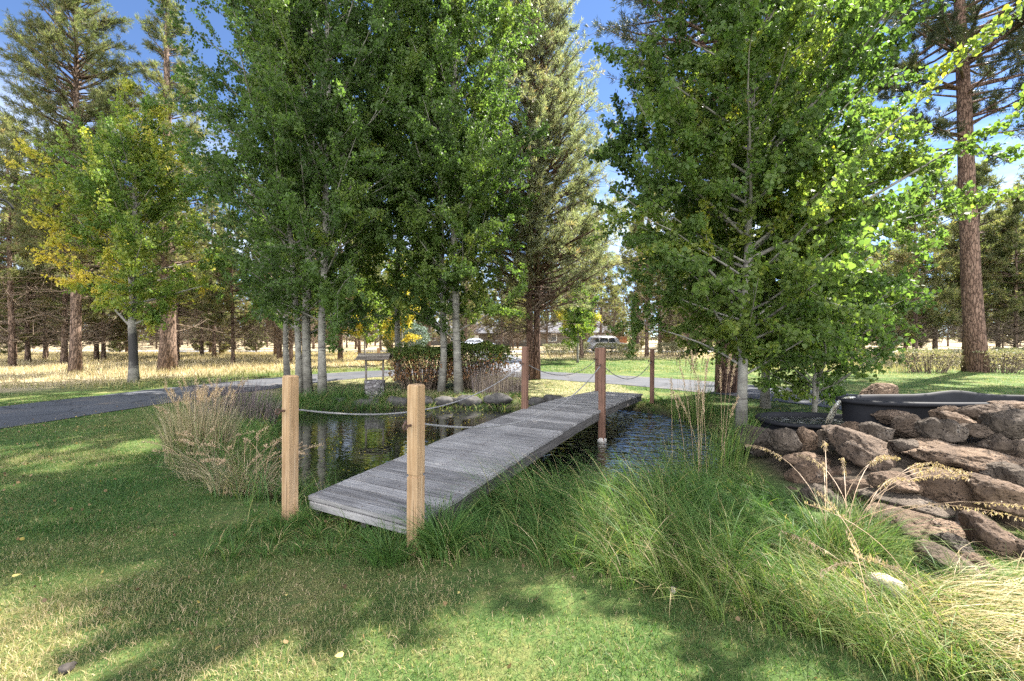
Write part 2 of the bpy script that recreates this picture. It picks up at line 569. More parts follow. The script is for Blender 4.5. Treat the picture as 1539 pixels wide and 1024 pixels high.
# ------------------------------------------------------------------ plan of the place
POND = np.array([(-2.9, 5.0), (-2.3, 4.55), (-1.2, 4.35), (.2, 4.25), (1.4, 4.45), (2.2, 5.0), (2.7, 5.9), (3.25, 6.8), (3.65, 7.9),
                 (3.7, 9.0), (3.2, 10.0), (2.3, 10.55), (1.0, 10.75), (-.6, 10.7), (-2.2, 10.85), (-3.8, 10.7), (-4.9, 10.2),
                 (-5.1, 9.3), (-4.6, 8.0), (-3.9, 6.6), (-3.5, 5.7)])
ROAD = np.array([(-22, -8), (-14.5, 0), (-11.7, 4), (-10.2, 8), (-9.6, 11), (-8.5, 14.8), (-6.6, 18.4), (-3.6, 20), (-.5, 19.2), (3.0, 16.9), (4.9, 15.2),
                 (6.5, 13.4), (8.3, 10.6), (9.7, 7.5), (10.3, 4), (10.5, -8)], float)
SPUR = np.array([(-1.2, 19.6), (-.7, 24), (-.6, 30), (-1.5, 38), (-3, 46)], float)
MOUND = np.array([(3.05, 5.7), (2.75, 4.4), (3.0, 3.75), (3.6, 3.4), (5.2, 3.1), (7.2, 3.2), (8, 4.6), (7.2, 6.2), (4.8, 6.7), (3.5, 6.5)])


def smooth_line(p, it=2, closed=False):
    p = np.asarray(p, float)
    for _ in range(it):
        if closed:
            q = np.roll(p, -1, 0)
            p = np.stack([.75 * p + .25 * q, .25 * p + .75 * q], 1).reshape(-1, 2)
        else:
            a, q = p[:-1], p[1:]
            p = np.concatenate([p[:1], np.stack([.75 * a + .25 * q, .25 * a + .75 * q], 1).reshape(-1, 2), p[-1:]])
    return p


POND = smooth_line(POND, 2, True)
ROAD = smooth_line(ROAD, 3)
SPUR = smooth_line(SPUR, 2)
MOUND = smooth_line(MOUND, 1, True)


def seg_dist(x, y, poly, closed):
    best = np.full(x.shape, 1e9)
    n = len(poly)
    for i in range(n if closed else n - 1):
        a, b = poly[i], poly[(i + 1) % n]
        d = b - a
        t = np.clip(((x - a[0]) * d[0] + (y - a[1]) * d[1]) / (d @ d), 0, 1)
        best = np.minimum(best, (x - a[0] - t * d[0]) ** 2 + (y - a[1] - t * d[1]) ** 2)
    return np.sqrt(best)


def inside(x, y, poly):
    r = np.zeros(x.shape, bool)
    n = len(poly)
    for i in range(n):
        a, b = poly[i], poly[(i + 1) % n]
        if a[1] == b[1]: continue
        c = ((a[1] > y) != (b[1] > y)) & (x < (b[0] - a[0]) * (y - a[1]) / (b[1] - a[1]) + a[0])
        r ^= c
    return r


def sd_poly(x, y, poly):
    d = seg_dist(x, y, poly, True)
    return np.where(inside(x, y, poly), -d, d)


def ground_z(x, y):
    x, y = np.asarray(x, float), np.asarray(y, float)
    near = np.exp(-((x / 30) ** 2 + ((y - 6) / 30) ** 2))
    z = .035 * n2(x, y, .35, 3) * near
    ps = sd_poly(x, y, POND)
    rd = np.minimum(seg_dist(x, y, ROAD, False), seg_dist(x, y, SPUR, False))
    z = z * ss(1.2, 3.0, rd)
    bank = -.24 * (1 - ss(-.05, .55, ps)) - .6 * ss(.0, 1.2, -ps)
    z = np.where(ps < .7, z * ss(0, .7, ps) + bank, z)
    md = -sd_poly(x, y, MOUND)
    z = z + ss(-.1, 1.1, md) * .52 * (.35 + .65 * ss(3.2, 5.0, x))
    far = ss(90, 400, np.hypot(x, y))
    return z + far * 2.0


# ------------------------------------------------------------------ ground
def axis(lo, hi, step, far, g=1.18):
    a = list(np.arange(lo, hi + 1e-6, step))
    s, v = step, hi
    while v < far:
        s *= g; v += s; a.append(v)
    s, v = step, lo
    while v > -far:
        s *= g; v -= s; a.insert(0, v)
    return np.array(a)


gx, gy = axis(-11, 11, .13, 700), axis(-1, 13, .12, 700)
X, Y = np.meshgrid(gx, gy)
x, y = X.ravel(), Y.ravel()
z = ground_z(x, y)
nx, ny = len(gx), len(gy)
i, j = np.meshgrid(np.arange(nx - 1), np.arange(ny - 1))
k = (j * nx + i).ravel()
me = mesh_np('ground', np.stack([x, y, z], 1), [np.stack([k, k + 1, k + nx + 1, k + nx], 1)], M['ground'], None, True)
ps = sd_poly(x, y, POND)
rd = seg_dist(x, y, ROAD, False)
sp = seg_dist(x, y, SPUR, False)
loopin = inside(x, y, np.concatenate([ROAD, [(10.5, -30), (-22, -30)]]))
soil = np.maximum(1 - ss(.05, .45, ps), ss(-.15, .25, -sd_poly(x, y, MOUND)))
nn = n2(x, y, .12, 5)
mead = np.where(loopin, 0.0, ss(2.2, 6.0, rd + 2.5 * nn)) * np.where((x > -3) & (y < 33), 0.0, 1.0)
mead = np.maximum(mead, ss(34, 38, y + 3 * nn))
isl = loopin * ss(10.8, 11.6, y) * (x < 3.5)
mead = np.maximum(mead, isl * .55)
mead *= np.where((x > 9) & (y < 22 + 3 * nn), 0.0, 1.0)
zone = np.stack([1 - soil, mead * (1 - soil), soil, np.ones_like(x)], 1).astype(np.float32)
ca = me.attributes.new('zone', 'FLOAT_COLOR', 'POINT')
ca.data.foreach_set('color', zone.ravel())
tag(link('ground', me), kind='structure')

# ------------------------------------------------------------------ water, roads
pw = smooth_line(POND, 0, True)
c = pw.mean(0)
pw = c + (pw - c) * 1.06
rings = [c + (pw - c) * s for s in (1, .66, .33)]
v = np.concatenate(rings + [c[None]])
n = len(pw)
q, a = [], np.arange(n)
for r in range(2):
    q.append(np.stack([r * n + a, r * n + (a + 1) % n, (r + 1) * n + (a + 1) % n, (r + 1) * n + a], 1))
tri = np.stack([2 * n + a, 2 * n + (a + 1) % n, np.full(n, 3 * n)], 1)
WZ = -.20
tag(link('pond_water', mesh_np('pond_water', np.c_[v, np.full(len(v), WZ)], [np.concatenate(q), tri], M['water'])), kind='structure')


def ribbon(name, line, width, mat, z0, wob=.06, seed=0):
    # resample
    seg = np.r_[0, np.cumsum(np.linalg.norm(np.diff(line, axis=0), axis=1))]
    s = np.arange(0, seg[-1], .5)
    p = np.stack([np.interp(s, seg, line[:, 0]), np.interp(s, seg, line[:, 1])], 1)
    t = np.gradient(p, axis=0); t /= np.linalg.norm(t, axis=1, keepdims=True)
    nrm = np.stack([-t[:, 1], t[:, 0]], 1)
    offs = np.array([-.5, -.25, 0, .25, .5]) * width
    rows = []
    for kk, o in enumerate(offs):
        e = wob * n2(s, s * 0 + kk, .9, seed + kk) if abs(o) > width * .4 else 0
        rows.append(p + nrm * (o + e * np.sign(o) if np.ndim(e) == 0 else (o + e)[:, None]))
    v = np.stack(rows, 1).reshape(-1, 2)
    zz = ground_z(v[:, 0], v[:, 1]) + z0
    m = len(offs)
    i, j = np.meshgrid(np.arange(len(p) - 1), np.arange(m - 1), indexing='ij')
    k = (i * m + j).ravel()
    return tag(link(name, mesh_np(name, np.c_[v, zz], [np.stack([k, k + m, k + m + 1, k + 1], 1)], mat, None, True)), kind='structure')


ribbon('driveway_loop', ROAD, 3.2, M['asphalt'], .012, .10, 1)
ribbon('driveway', SPUR, 3.2, M['street_asphalt'], .016, .10, 9)
ribbon('street', np.array([(-200.0, 49), (-60, 48), (0, 48.5), (60, 47), (200, 40)]), 7, M['street_asphalt'], .022, .1, 21)

# ------------------------------------------------------------------ footbridge
A = np.array([-1.745, 3.70])
U = np.array([.466, .885]); U /= np.linalg.norm(U)
W = np.array([U[1], -U[0]])
LEN, WID, DZ, ARCH = 8.25, 1.20, .20, .14
RB = np.array([[W[0], U[0], 0], [W[1], U[1], 0], [0, 0, 1.0]])     # local x across, y along


def deck_z(t): return DZ + ARCH * math.sin(PI * np.clip(t / LEN, 0, 1))


ang = math.atan2(W[1], W[0])
br = thing('footbridge', 'weathered grey plank footbridge lying across the pond', 'footbridge', (A[0], A[1], 0), ang)
mb = MB()
nb = 57
for kk in range(nb):
    t = (kk + .5) * LEN / nb
    sl = ARCH * PI / LEN * math.cos(PI * t / LEN)
    a = math.atan(sl)
    rx = np.array([[1, 0, 0], [0, math.cos(a), -math.sin(a)], [0, math.sin(a), math.cos(a)]])
    jit = random.uniform(-.004, .004)
    mb.box((WID / 2 + jit, t, deck_z(t) - .019 + random.uniform(-.0012, .0012)), (WID + random.uniform(-.008, .008), LEN / nb - random.uniform(.007, .014), .038), rx @ rotz(random.uniform(-.004, .004)), .0016, random.random())
mb.build('deck', M['deck'], br)
mb = MB()
for kk in range(nb):
    for xo in (.05, WID / 2, WID - .05):
        for dy in (-.035, .035):
            t = (kk + .5) * LEN / nb + dy + random.uniform(-.006, .006)
            xn = xo + random.uniform(-.012, .012)
            mb.tube([(xn, t, deck_z(t) - .004), (xn, t, deck_z(t) + .0022)], [.0065, .006], 6)
tag(mb.build('nail_heads', M['rust'], br), kind='stuff')
ts = np.linspace(0.05, LEN - .05, 30)
for xo in (.045, WID - .045, WID / 2):
    mb = MB()
    hh = .13
    v, q = [], []
    for t in ts:
        zc = deck_z(t) - .042
        v += [(xo - .022, t, zc), (xo + .022, t, zc), (xo + .022, t, zc - hh), (xo - .022, t, zc - hh)]
    m = len(ts)
    for r in range(m - 1):
        for s in range(4):
            q.append([r * 4 + s, r * 4 + (s + 1) % 4, (r + 1) * 4 + (s + 1) % 4, (r + 1) * 4 + s])
    q += [[3, 2, 1, 0], [(m - 1) * 4 + s for s in range(4)]]
    mb.add(np.array(v), [np.array(q)])
    mb.build('beam', M['beam'], br)
# fascia board at the near end
mb = MB()
mb.box((WID / 2, .015, DZ - .075), (WID - .03, .03, .06), None, .004, .8)
mb.build('end_board', M['deck'], br)


def bw(t, s):      # point on the bridge plan: t along, s across
    p = A + U * t + W * s
    return p


post_pos = {}


def post(key, xy, z0, z1, mat, label, notch=None, crust=False, sz=.092):
    t = thing('bridge_post', label, 'post', (xy[0], xy[1], 0), ang, 'posts of the footbridge')
    mb = MB()
    zs = [z0]
    if notch: zs += [notch - .012, notch - .008, notch + .008, notch + .012]
    zs += [z1 - .012, z1]
    v, q = [], []
    for zz in zs:
        h = sz / 2
        if notch and abs(zz - notch) < .009: h -= .008
        if zz == z1: h -= .008
        ch = .0035
        lean = (zz - z0) * .006
        ring = [(-h + ch, -h), (h - ch, -h), (h, -h + ch), (h, h - ch), (h - ch, h), (-h + ch, h), (-h, h - ch), (-h, -h + ch)]
        v += [(a + lean, b, zz) for a, b in ring]
    m = len(zs)
    for r in range(m - 1):
        for s in range(8):
            q.append([r * 8 + s, r * 8 + (s + 1) % 8, (r + 1) * 8 + (s + 1) % 8, (r + 1) * 8 + s])
    mb.add(np.array(v), [np.array(q), np.array([[(m - 1) * 8 + s for s in range(8)]])])
    mb.build('shaft', mat, t)
    # eye bolt driven through the post at rope height
    zb = z1 - .29
    e = MB()
    e.tube([(0, -sz / 2 - .05, zb), (0, -sz / 2 + .002, zb)], [.009, .009], 8)
    th = np.linspace(0, 2 * PI, 15)
    e.tube(np.stack([np.zeros(15), -sz / 2 - .062 + .020 * np.cos(th), zb + .020 * np.sin(th)], 1), .007, 6, False)
    e.build('eye_bolt', M['rust'], t, False)
    e = MB()
    e.tube([(-sz / 2 - .045, 0, zb), (-sz / 2 - .044, 0, zb), (-sz / 2 - .022, 0, zb), (-sz / 2 - .021, 0, zb), (-sz / 2 + .002, 0, zb)], [.011, .02, .02, .011, .011], 8)
    e.build('bolt_nut', M['rust'], t, False)
    if crust:
        v, f = ico(2)
        v = v * (1 + .25 * fbm(v * 2.2, 4)[:, None]) * np.array([.075, .075, .07]) + np.array([0, 0, WZ + .02])
        MB().add(v, f).build('mineral_crust', M['mineral'], t, True)
    post_pos[key] = np.array([xy[0], xy[1], zb])
    return t


post('near_r', (-.70, 3.13), -.35, 1.215, M['post_tan'], 'tan square post with dark notch at the front right of the footbridge', .56)
post('near_l', (-1.87, 3.64), -.35, 1.235, M['post_tan'], 'tan square post at the front left of the footbridge, beside dry grass')
post('mid_l', (.215, 7.44), -.75, 1.40, M['post_red'], 'reddish brown post halfway along the far edge of the footbridge')
post('mid_r', (1.515, 7.31), -.75, 1.385, M['post_red'], 'brown post with crusted foot standing in water halfway along the near edge', None, True, .1)
post('far_l', (2.17, 11.05), -.3, 1.30, M['post_red'], 'brown post at the far left corner, mostly hidden behind the crusted post')
post('far_r', (3.37, 10.42), -.3, 1.28, M['post_red'], 'thin brown post at the far right end of the footbridge')


def rope(a, b, sag, label):
    a, b = np.array(a), np.array(b)
    t = np.linspace(0, 1, 40)[:, None]
    p = a + (b - a) * t
    p[:, 2] -= sag * 4 * (t * (1 - t))[:, 0]
    mb = MB()
    ph = np.linspace(0, 60 * PI, 40)
    mb.tube(p, .008 + .0008 * np.sin(ph), 8)
    return tag(mb.build('rope', M['rope'], None, True), label, 'rope', 'ropes strung between the bridge posts')


pp = post_pos
off = np.r_[U * .04, 0]
rope(pp['near_l'] + off, pp['mid_l'] - off, .33, 'grey rope sagging over the pond left of the deck, between front and middle posts')
rope(pp['near_r'] + off, pp['mid_r'] - off, .36, 'grey rope sagging over the deck from the notched post to the crusted post')
rope(pp['mid_l'] + off, pp['far_l'] - off, .30, 'thin rope from the middle reddish post to the hidden far post')
rope(pp['mid_r'] + off, pp['far_r'] - off, .33, 'thin rope from the crusted post to the far right end post')


# ------------------------------------------------------------------ trees
def bez(p0, d0, L, up, n=6, wob=.06, rng=None):
    """a limb: starts along d0 and bends upward (up>0) or droops"""
    rng = rng or RNG
    pts = [np.array(p0, float)]
    d = np.array(d0, float)
    for k in range(n - 1):
        d = d + np.array([0, 0, up / n]) + rng.normal(0, wob, 3)
        d /= np.linalg.norm(d)
        pts.append(pts[-1] + d * L / (n - 1))
    return np.array(pts)


LEAF4 = np.array([(0, -.5, 0), (.40, -.02, .05), (0, .55, 0), (-.40, -.02, .05)])
LEAF7 = np.array([(0, -.42, 0), (.34, -.30, .05), (.46, .02, .07), (.22, .36, .03), (0, .60, -.04), (-.22, .36, .03), (-.46, .02, .07), (-.34, -.30, .05)])


def leaf_mesh(cent, size, tint, tmpl, rng, droop=.5):
    n = len(cent)
    nrm = rng.normal(0, 1, (n, 3)); nrm[:, 2] = np.abs(nrm[:, 2]) * .7 + .05
    nrm /= np.linalg.norm(nrm, axis=1, keepdims=True)
    ax = rng.normal(0, 1, (n, 3)); ax[:, 2] -= droop * 1.5
    ax -= (ax * nrm).sum(1, keepdims=True) * nrm
    ax /= np.linalg.norm(ax, axis=1, keepdims=True) + 1e-9
    sd = np.cross(ax, nrm)
    s = size * rng.uniform(.5, 1.3, n)
    T = tmpl
    v = cent[:, None] + s[:, None, None] * (T[None, :, :1] * sd[:, None] + T[None, :, 1:2] * ax[:, None] + T[None, :, 2:] * nrm[:, None])
    k = len(T)
    return v.reshape(-1, 3), [np.arange(n * k).reshape(n, k)], tint


def make_aspen(seed, H, cb, R, n_branch, n_leaf, size, tmpl=LEAF4, lean=(0, 0), r0=.11, stems=1, boost=None, tint0=.3, tvar=.22,
               yellow=0.0, flat=.55, cut=None, lowlimb=None, pw=.5):
    rng = np.random.default_rng(seed)
    trunk = MB()
    lc, lt, wts = [], [], []
    for st in range(stems):
        n = 16
        tz = np.linspace(0, 1, n)
        wob = np.cumsum(rng.normal(0, .022, (n, 2)), 0) * H * .09
        wob -= wob[0]
        Hs = H * (1 if st == 0 else rng.uniform(.75, .95))
        off = np.zeros(2) if st == 0 else rng.normal(0, .12, 2)
        spread = np.zeros(2) if st == 0 else rng.normal(0, .05, 2) * H
        path = np.c_[off + wob + np.outer(tz, np.array(lean) * H + spread), tz * Hs]
        path[0, 2] = -.15
        rad = r0 * (1 if st == 0 else .7) * (1 - tz) ** .8 + .012
        rad[0] *= 1.35; rad[1] *= 1.02
        trunk.tube(path, rad, 10)
        nbk = n_branch if st == 0 else int(n_branch * .6)
        for k in range(nbk):
            f = (cb + (1 - cb) * ((k + rng.uniform(0, 1)) / nbk) ** .9) * .985
            base = np.array([np.interp(f, tz, path[:, a]) for a in range(3)])
            az = k * 2.39996 + rng.normal(0, .5) + st
            u = (f - cb) / (1 - cb)
            prof = (0.55 + .45 * min(1, u / .25)) * (1 - u) ** pw + .10
            L = R * prof * rng.uniform(.7, 1.15)
            if boost is not None: L *= boost(az, base[2])
            el = flat * rng.uniform(.5, 1.3) + .55 * u
            d = np.array([math.cos(az) * math.cos(el), math.sin(az) * math.cos(el), math.sin(el)])
            p = bez(base, d, L, .12, 7, .07, rng)
            rr = np.linspace(max(.007, .0125 * L ** .8), .003, 7)
            trunk.tube(p, rr, 5, False)
            ctint = rng.normal(0, tvar)
            nt_ = max(3, int(L * 3.6))
            for s in range(nt_):
                g = rng.uniform(.10, 1.0)
                b0 = np.array([np.interp(g * 6, np.arange(7), p[:, a]) for a in range(3)])
                dd = (p[-1] - p[0]) / (np.linalg.norm(p[-1] - p[0]) + 1e-6) * .7 + rng.normal(0, .55, 3)
                dd /= np.linalg.norm(dd)
                l2 = min(1.15, L * .42) * rng.uniform(.5, 1.2) * (1.15 - .4 * g)
                tp = bez(b0, dd, l2, -.05, 4, .12, rng)
                trunk.tube(tp, [.006, .005, .004, .002], 3, False)
                lc.append(tp); lt.append(ctint + rng.normal(0, tvar * .6)); wts.append(l2)
    if lowlimb:
        for (z0, az, el, L) in lowlimb:
            d = np.array([math.cos(az) * math.cos(el), math.sin(az) * math.cos(el), math.sin(el)])
            p = bez((np.interp(z0 / H, tz, path[:, 0]), np.interp(z0 / H, tz, path[:, 1]), z0), d, L, -.1, 8, .05, rng)
            trunk.tube(p, np.linspace(.05, .012, 8), 6, False)
            for s in range(10):
                b0 = p[rng.integers(3, 8)]
                tp = bez(b0, rng.normal(0, 1, 3) * [1, 1, .5] + [0, 0, .3], rng.uniform(.4, .8), -.05, 4, .12, rng)
                trunk.tube(tp, [.006, .005, .004, .002], 3, False)
                lc.append(tp); lt.append(rng.normal(.05, tvar)); wts.append(.8)
    wts = np.array(wts); lt = np.array(lt)
    tw = np.array(lc)                                         # (T,4,3)
    pick = rng.choice(len(tw), n_leaf, p=wts / wts.sum())
    g = rng.uniform(.0, 3, n_leaf)
    i0 = np.minimum(g.astype(int), 2); fr = (g - i0)[:, None]
    c = tw[pick, i0] * (1 - fr) + tw[pick, i0 + 1] * fr + rng.normal(0, size * .75, (n_leaf, 3))
    if cut is not None:
        keep = cut(c); c, pick = c[keep], pick[keep]
    hh = c[:, 2] / H
    tint = tint0 + lt[pick] * .5 + rng.normal(0, .07, len(c)) + .10 * fbm(c * .55, seed) + yellow * ss(.1, .9, fbm(c * .45 + 9, seed + 5) + .35)
    tint = np.clip(tint, 0.0, 1.0)
    crown = MB()
    crown.add(*leaf_mesh(c, size, tint, tmpl, rng))
    return trunk, crown


def place_tree(name, label, cat, loc, trunk, crown, bark, leaf, rz=0, scale=1.0, group=None):
    t = thing(name, label, cat, loc, rz, group, scale)
    dead = None
    if isinstance(trunk, tuple):
        trunk, dead = trunk
        if isinstance(dead, MB): dead = dead.mesh('dead_branches', M['twig']) if dead.n else None
    if dead is not None: link('dead_branches', dead, t)
    tm = trunk if isinstance(trunk, bpy.types.Mesh) else trunk.mesh('trunk', M[bark], True)
    cm = crown if isinstance(crown, bpy.types.Mesh) else crown.mesh('crown', M[leaf])
    link('trunk', tm, t); link('crown', cm, t)
    return t


def gz(x, y): return float(ground_z(np.array([x]), np.array([y]))[0])


def base(px, py):
    d = CAMZ * F / (py - HY)
    p = at(px, py, d)
    return p[0], p[1], gz(p[0], p[1])


# left-hand aspens
GA = 'aspens round the pond'
tr, cr = make_aspen(21, 9.4, .22, 3.5, 60, 52000, .09, LEAF4, (0, 0), .13, 1, None, 0.42, .24, .42, .45, None,
                    [(1.9, PI * .97, .75, 2.6), (2.7, .15, .25, 2.4), (2.0, .3, .5, 1.2)])
place_tree('aspen_tree', 'yellowing aspen with blackened trunk base standing in the verge beyond the driveway', 'tree', base(201, 575), tr, cr, 'scarred_bark', 'yellow_leaf', 0, 1, GA)
tr, cr = make_aspen(22, 18, .10, 4.5, 120, 125000, .080, LEAF4, (-.012, 0), .09, 1, None, .28, .2, .08)
place_tree('aspen_tree', 'slim straight grey aspen just behind the tan front left post', 'tree', base(432, 567), tr, cr, 'aspen_bark', 'aspen_leaf', 0, 1, GA)
tr, cr = make_aspen(23, 16, .10, 3.7, 92, 105000, .076, LEAF4, (.01, 0), .105, 2, None, .26, .2, .06)
place_tree('aspen_tree', 'thick peeling double trunked aspen on the far bank left of the well', 'tree', base(462, 592), tr, cr, 'aspen_bark', 'aspen_leaf', 0, 1, GA)
tr, cr = make_aspen(24, 16.0, .10, 3.5, 92, 100000, .076, LEAF4, (.008, .0), .09, 1, None, .30, .2, .10)
place_tree('aspen_tree', 'slender pale aspen nearest the well, its trunk leaning right', 'tree', base(485, 596), tr, cr, 'aspen_bark', 'aspen_leaf', 1, 1, GA)
tr, cr = make_aspen(25, 16, .09, 3.2, 92, 100000, .076, LEAF4, (-.018, .0), .09, 1, None, .30, .2, .06)
place_tree('aspen_tree', 'slender aspen with leaves to the ground before the left clipped shrub', 'tree', base(663, 588), tr, cr, 'aspen_bark', 'aspen_leaf', 2, 1, GA)
tr, cr = make_aspen(26, 16.0, .09, 3.2, 92, 100000, .076, LEAF4, (.003, .0), .10, 1, None, .33, .2, .12)
place_tree('aspen_tree', 'pale trunked aspen between the two clipped shrubs', 'tree', base(690, 591), tr, cr, 'aspen_bark', 'aspen_leaf', 3, 1, GA)

tr, cr = make_aspen(27, 15.0, .13, 3.2, 84, 80000, .09, LEAF4, (.0, .0), .09, 1, None, .32, .2, .10)
place_tree('aspen_tree', 'aspen rising from behind the left clipped shrub', 'tree', (-4.0, 15.2, gz(-4.0, 15.2)), tr, cr, 'aspen_bark', 'aspen_leaf', 3, 1, GA)
for k, (px, d, h, lab) in enumerate(((604, 25, 6.2, 'small yellow leaved aspen in the dry meadow above the left clipped shrub'), (548, 29, 6.0, 'small yellow leaved aspen in the dry meadow above the well'), (868, 27, 4.6, 'bright yellow green young tree right of the twin trunked pine'))):
    tr, cr = make_aspen(130 + k, h, .2, 1.9, 34, 11000, .11, LEAF4, (0, 0), .06, 1, None, .5, .2, .5)
    place_tree('yellow_aspen', lab, 'tree', ((px - HX) / F * d, d, 0), tr, cr, 'aspen_bark', 'yellow_leaf', k, 1, 'small yellowing trees')

# right-hand aspens, nearer
def reach_b1(az, zz):
    c = math.cos(az - (-.35))
    top = .58 * ss(5.4, 6.6, zz) * max(0, math.cos(az + 1.05)) ** 3  # unseen upper boughs lengthened towards the camera to cast shade on the lawn
    return 1 + top + (.22 * ss(1.5, 3, zz) * (1 - ss(4.8, 6.2, zz)) - .30 * ss(5.2, 6.6, zz)) * max(0, c)


cutw = lambda c: (c[:, 2] > .9)
tr, cr = make_aspen(31, 9.7, .09, 3.4, 104, 105000, .068, LEAF7, (.012, 0), .072, 1, reach_b1, .46, .2, .12, .40, cutw, None, .62)
place_tree('aspen_tree', 'big aspen with pale trunk standing at the pond edge left of the lava rocks', 'tree', base(1113, 641), tr, cr, 'aspen_bark', 'aspen_leaf', 0, 1, GA)
tr, cr = make_aspen(32, 7.3, .10, 2.9, 84, 76000, .068, LEAF7, (.0, -.03), .08, 1, reach_b1, .46, .2, .14, .4, lambda c: c[:, 2] > .5)
place_tree('aspen_tree', 'thin aspen with bright backlit leaves reaching right, behind the lower black tub', 'tree', base(1150, 612), tr, cr, 'aspen_bark', 'aspen_leaf', 0, 1, GA)
tr, cr = make_aspen(33, 3.6, .05, 1.9, 40, 13000, .078, LEAF7, (.05, 0), .03, 2, None, .38, .2, .12, .5)
place_tree('aspen_sapling', 'low leafy aspen sapling behind the lower black tub', 'tree', (6.0, 8.6, 0), tr, cr, 'aspen_bark', 'aspen_leaf', 0, 1, GA)


# pines
def make_pine(seed, H, cb, R, whorls, tuft_n, blades, blen, bwid, r0=.2, lean=(0, 0), prof=None, dead=0, tint0=.4, twins=0, ang0=.15, tubes=5):
    rng = np.random.default_rng(seed)
    trunk = MB()
    n = 14
    tz = np.linspace(0, 1, n)
    wob = np.cumsum(rng.normal(0, .01, (n, 2)), 0) * H * .08
    wob -= wob[0]
    paths = []
    for s in range(1 + twins):
        sp_ = np.zeros(2) if s == 0 else np.array([.025, .0]) * H * .5
        o = np.zeros(2) if s == 0 else np.array([r0 * 1.9, .05])
        path = np.c_[o + wob + np.outer(tz, np.array(lean) * H) + np.outer(tz, sp_ * s), tz * H * (1 - .1 * s)]
        path[0, 2] = -.2
        rad = r0 * ((1 - tz) ** .75 + .04)
        rad[0] *= 1.25
        trunk.tube(path, rad, 12)
        paths.append(path)
    deadb = MB()
    tufts, tdir, tt = [], [], []
    prof = prof or (lambda u: (.45 + .55 * min(1, u / .3)) * (1 - u) ** .75 + .06)
    tot = 0
    for w in range(whorls):
        u = (w + rng.uniform(0, .8)) / whorls
        f = cb + (1 - cb) * u
        for path in paths:
            base_ = np.array([np.interp(f, tz, path[:, a]) for a in range(3)])
            nb_ = rng.integers(3, 6)
            for b_ in range(nb_):
                az = rng.uniform(0, 2 * PI)
                L = R * prof(u) * rng.uniform(.65, 1.15)
                if L < .15: L = .15
                el = ang0 + .75 * u ** 2 + rng.normal(0, .12)
                d = np.array([math.cos(az) * math.cos(el), math.sin(az) * math.cos(el), math.sin(el)])
                p = bez(base_, d, L, .25, 6, .06, rng)
                trunk.tube(p, np.linspace(max(.012, .022 * L ** .9), .006, 6), tubes, False)
                nsub = max(2, int(L * 3.0))
                ends = [(p[-1], p[-1] - p[-2], 1.0)]
                for s in range(nsub):
                    g = rng.uniform(.3, .98)
                    q = np.array([np.interp(g * 5, np.arange(6), p[:, a]) for a in range(3)])
                    dd = (p[-1] - p[0]) / np.linalg.norm(p[-1] - p[0]) * .8 + rng.normal(0, .5, 3) + np.array([0, 0, .25])
                    dd /= np.linalg.norm(dd)
                    l2 = min(.9, .35 * L) * rng.uniform(.5, 1.2)
                    e = q + dd * l2
                    trunk.tube([q, (q + e) / 2 + rng.normal(0, .02, 3), e], [.008, .006, .004], 3, False)
                    ends.append((e, dd, l2))
                for (e, dd, l2) in ends:
                    dd = dd / (np.linalg.norm(dd) + 1e-9)
                    m_ = max(2, int(round(3 * l2 / .4)))
                    for s in range(m_):
                        tufts.append(e - dd * rng.uniform(0, min(l2, .6)) + rng.normal(0, .03, 3)); tdir.append(dd); tt.append(rng.normal(0, .16))
    for k in range(dead):
        f = rng.uniform(.10, cb + .05) if cb > .12 else rng.uniform(.08, .3)
        path = paths[k % len(paths)]
        base_ = np.array([np.interp(f, tz, path[:, a]) for a in range(3)])
        az = rng.uniform(0, 2 * PI)
        L = R * rng.uniform(.35, 1.0)
        d = np.array([math.cos(az), math.sin(az), rng.uniform(-.1, .45)])
        p = bez(base_, d / np.linalg.norm(d), L, .1, 6, .12, rng)
        deadb.tube(p, np.linspace(.026, .006, 6), 4, False)
        for s in range(7):
            q = p[rng.integers(2, 6)]
            e = q + rng.normal(0, .3, 3) * L * .6
            deadb.tube([q, e], [.010, .004], 3, False)
    tufts, tdir, tt = np.array(tufts), np.array(tdir), np.array(tt)
    if len(tufts) > tuft_n:
        sel = rng.choice(len(tufts), tuft_n, replace=False)
        tufts, tdir, tt = tufts[sel], tdir[sel], tt[sel]
    nT = len(tufts)
    dirs = rng.normal(0, 1, (nT, blades, 3)) * .75 + tdir[:, None] * .9 + np.array([0, 0, .25])
    dirs /= np.linalg.norm(dirs, axis=2, keepdims=True)
    L = blen * rng.uniform(.7, 1.2, (nT, blades, 1))
    side = np.cross(dirs, rng.normal(0, 1, (nT, blades, 3)))
    side /= np.linalg.norm(side, axis=2, keepdims=True) + 1e-9
    c = tufts[:, None] + rng.normal(0, .025, (nT, blades, 3))
    v = np.stack([c - side * bwid * .5, c + dirs * L * .6 + side * bwid * .5 - side * bwid, c + dirs * L, c + dirs * L * .55 + side * bwid * .5], 2)
    tint = np.clip(tint0 + tt[:, None] + rng.normal(0, .09, (nT, blades)) + .12 * fbm(tufts * .8, seed)[:, None], 0, 1).ravel()
    crown = MB()
    crown.add(v.reshape(-1, 3), [np.arange(nT * blades * 4).reshape(-1, 4)], tint)
    return (trunk, deadb), crown


# centre pine (twin trunk, grey green)
tr, cr = make_pine(41, 17.5, .16, 3.5, 72, 14500, 15, .17, .018, .13, (.004, 0), lambda u: (.8 + .2 * min(1, u / .25)) * (1 - u) ** .7 + .05, 50, .52, 1, .3)
place_tree('pine_tree', 'tall grey green pine with twin reddish trunks behind the middle of the footbridge', 'tree', base(796, 571), tr, cr, 'red_bark', 'grey_needle')
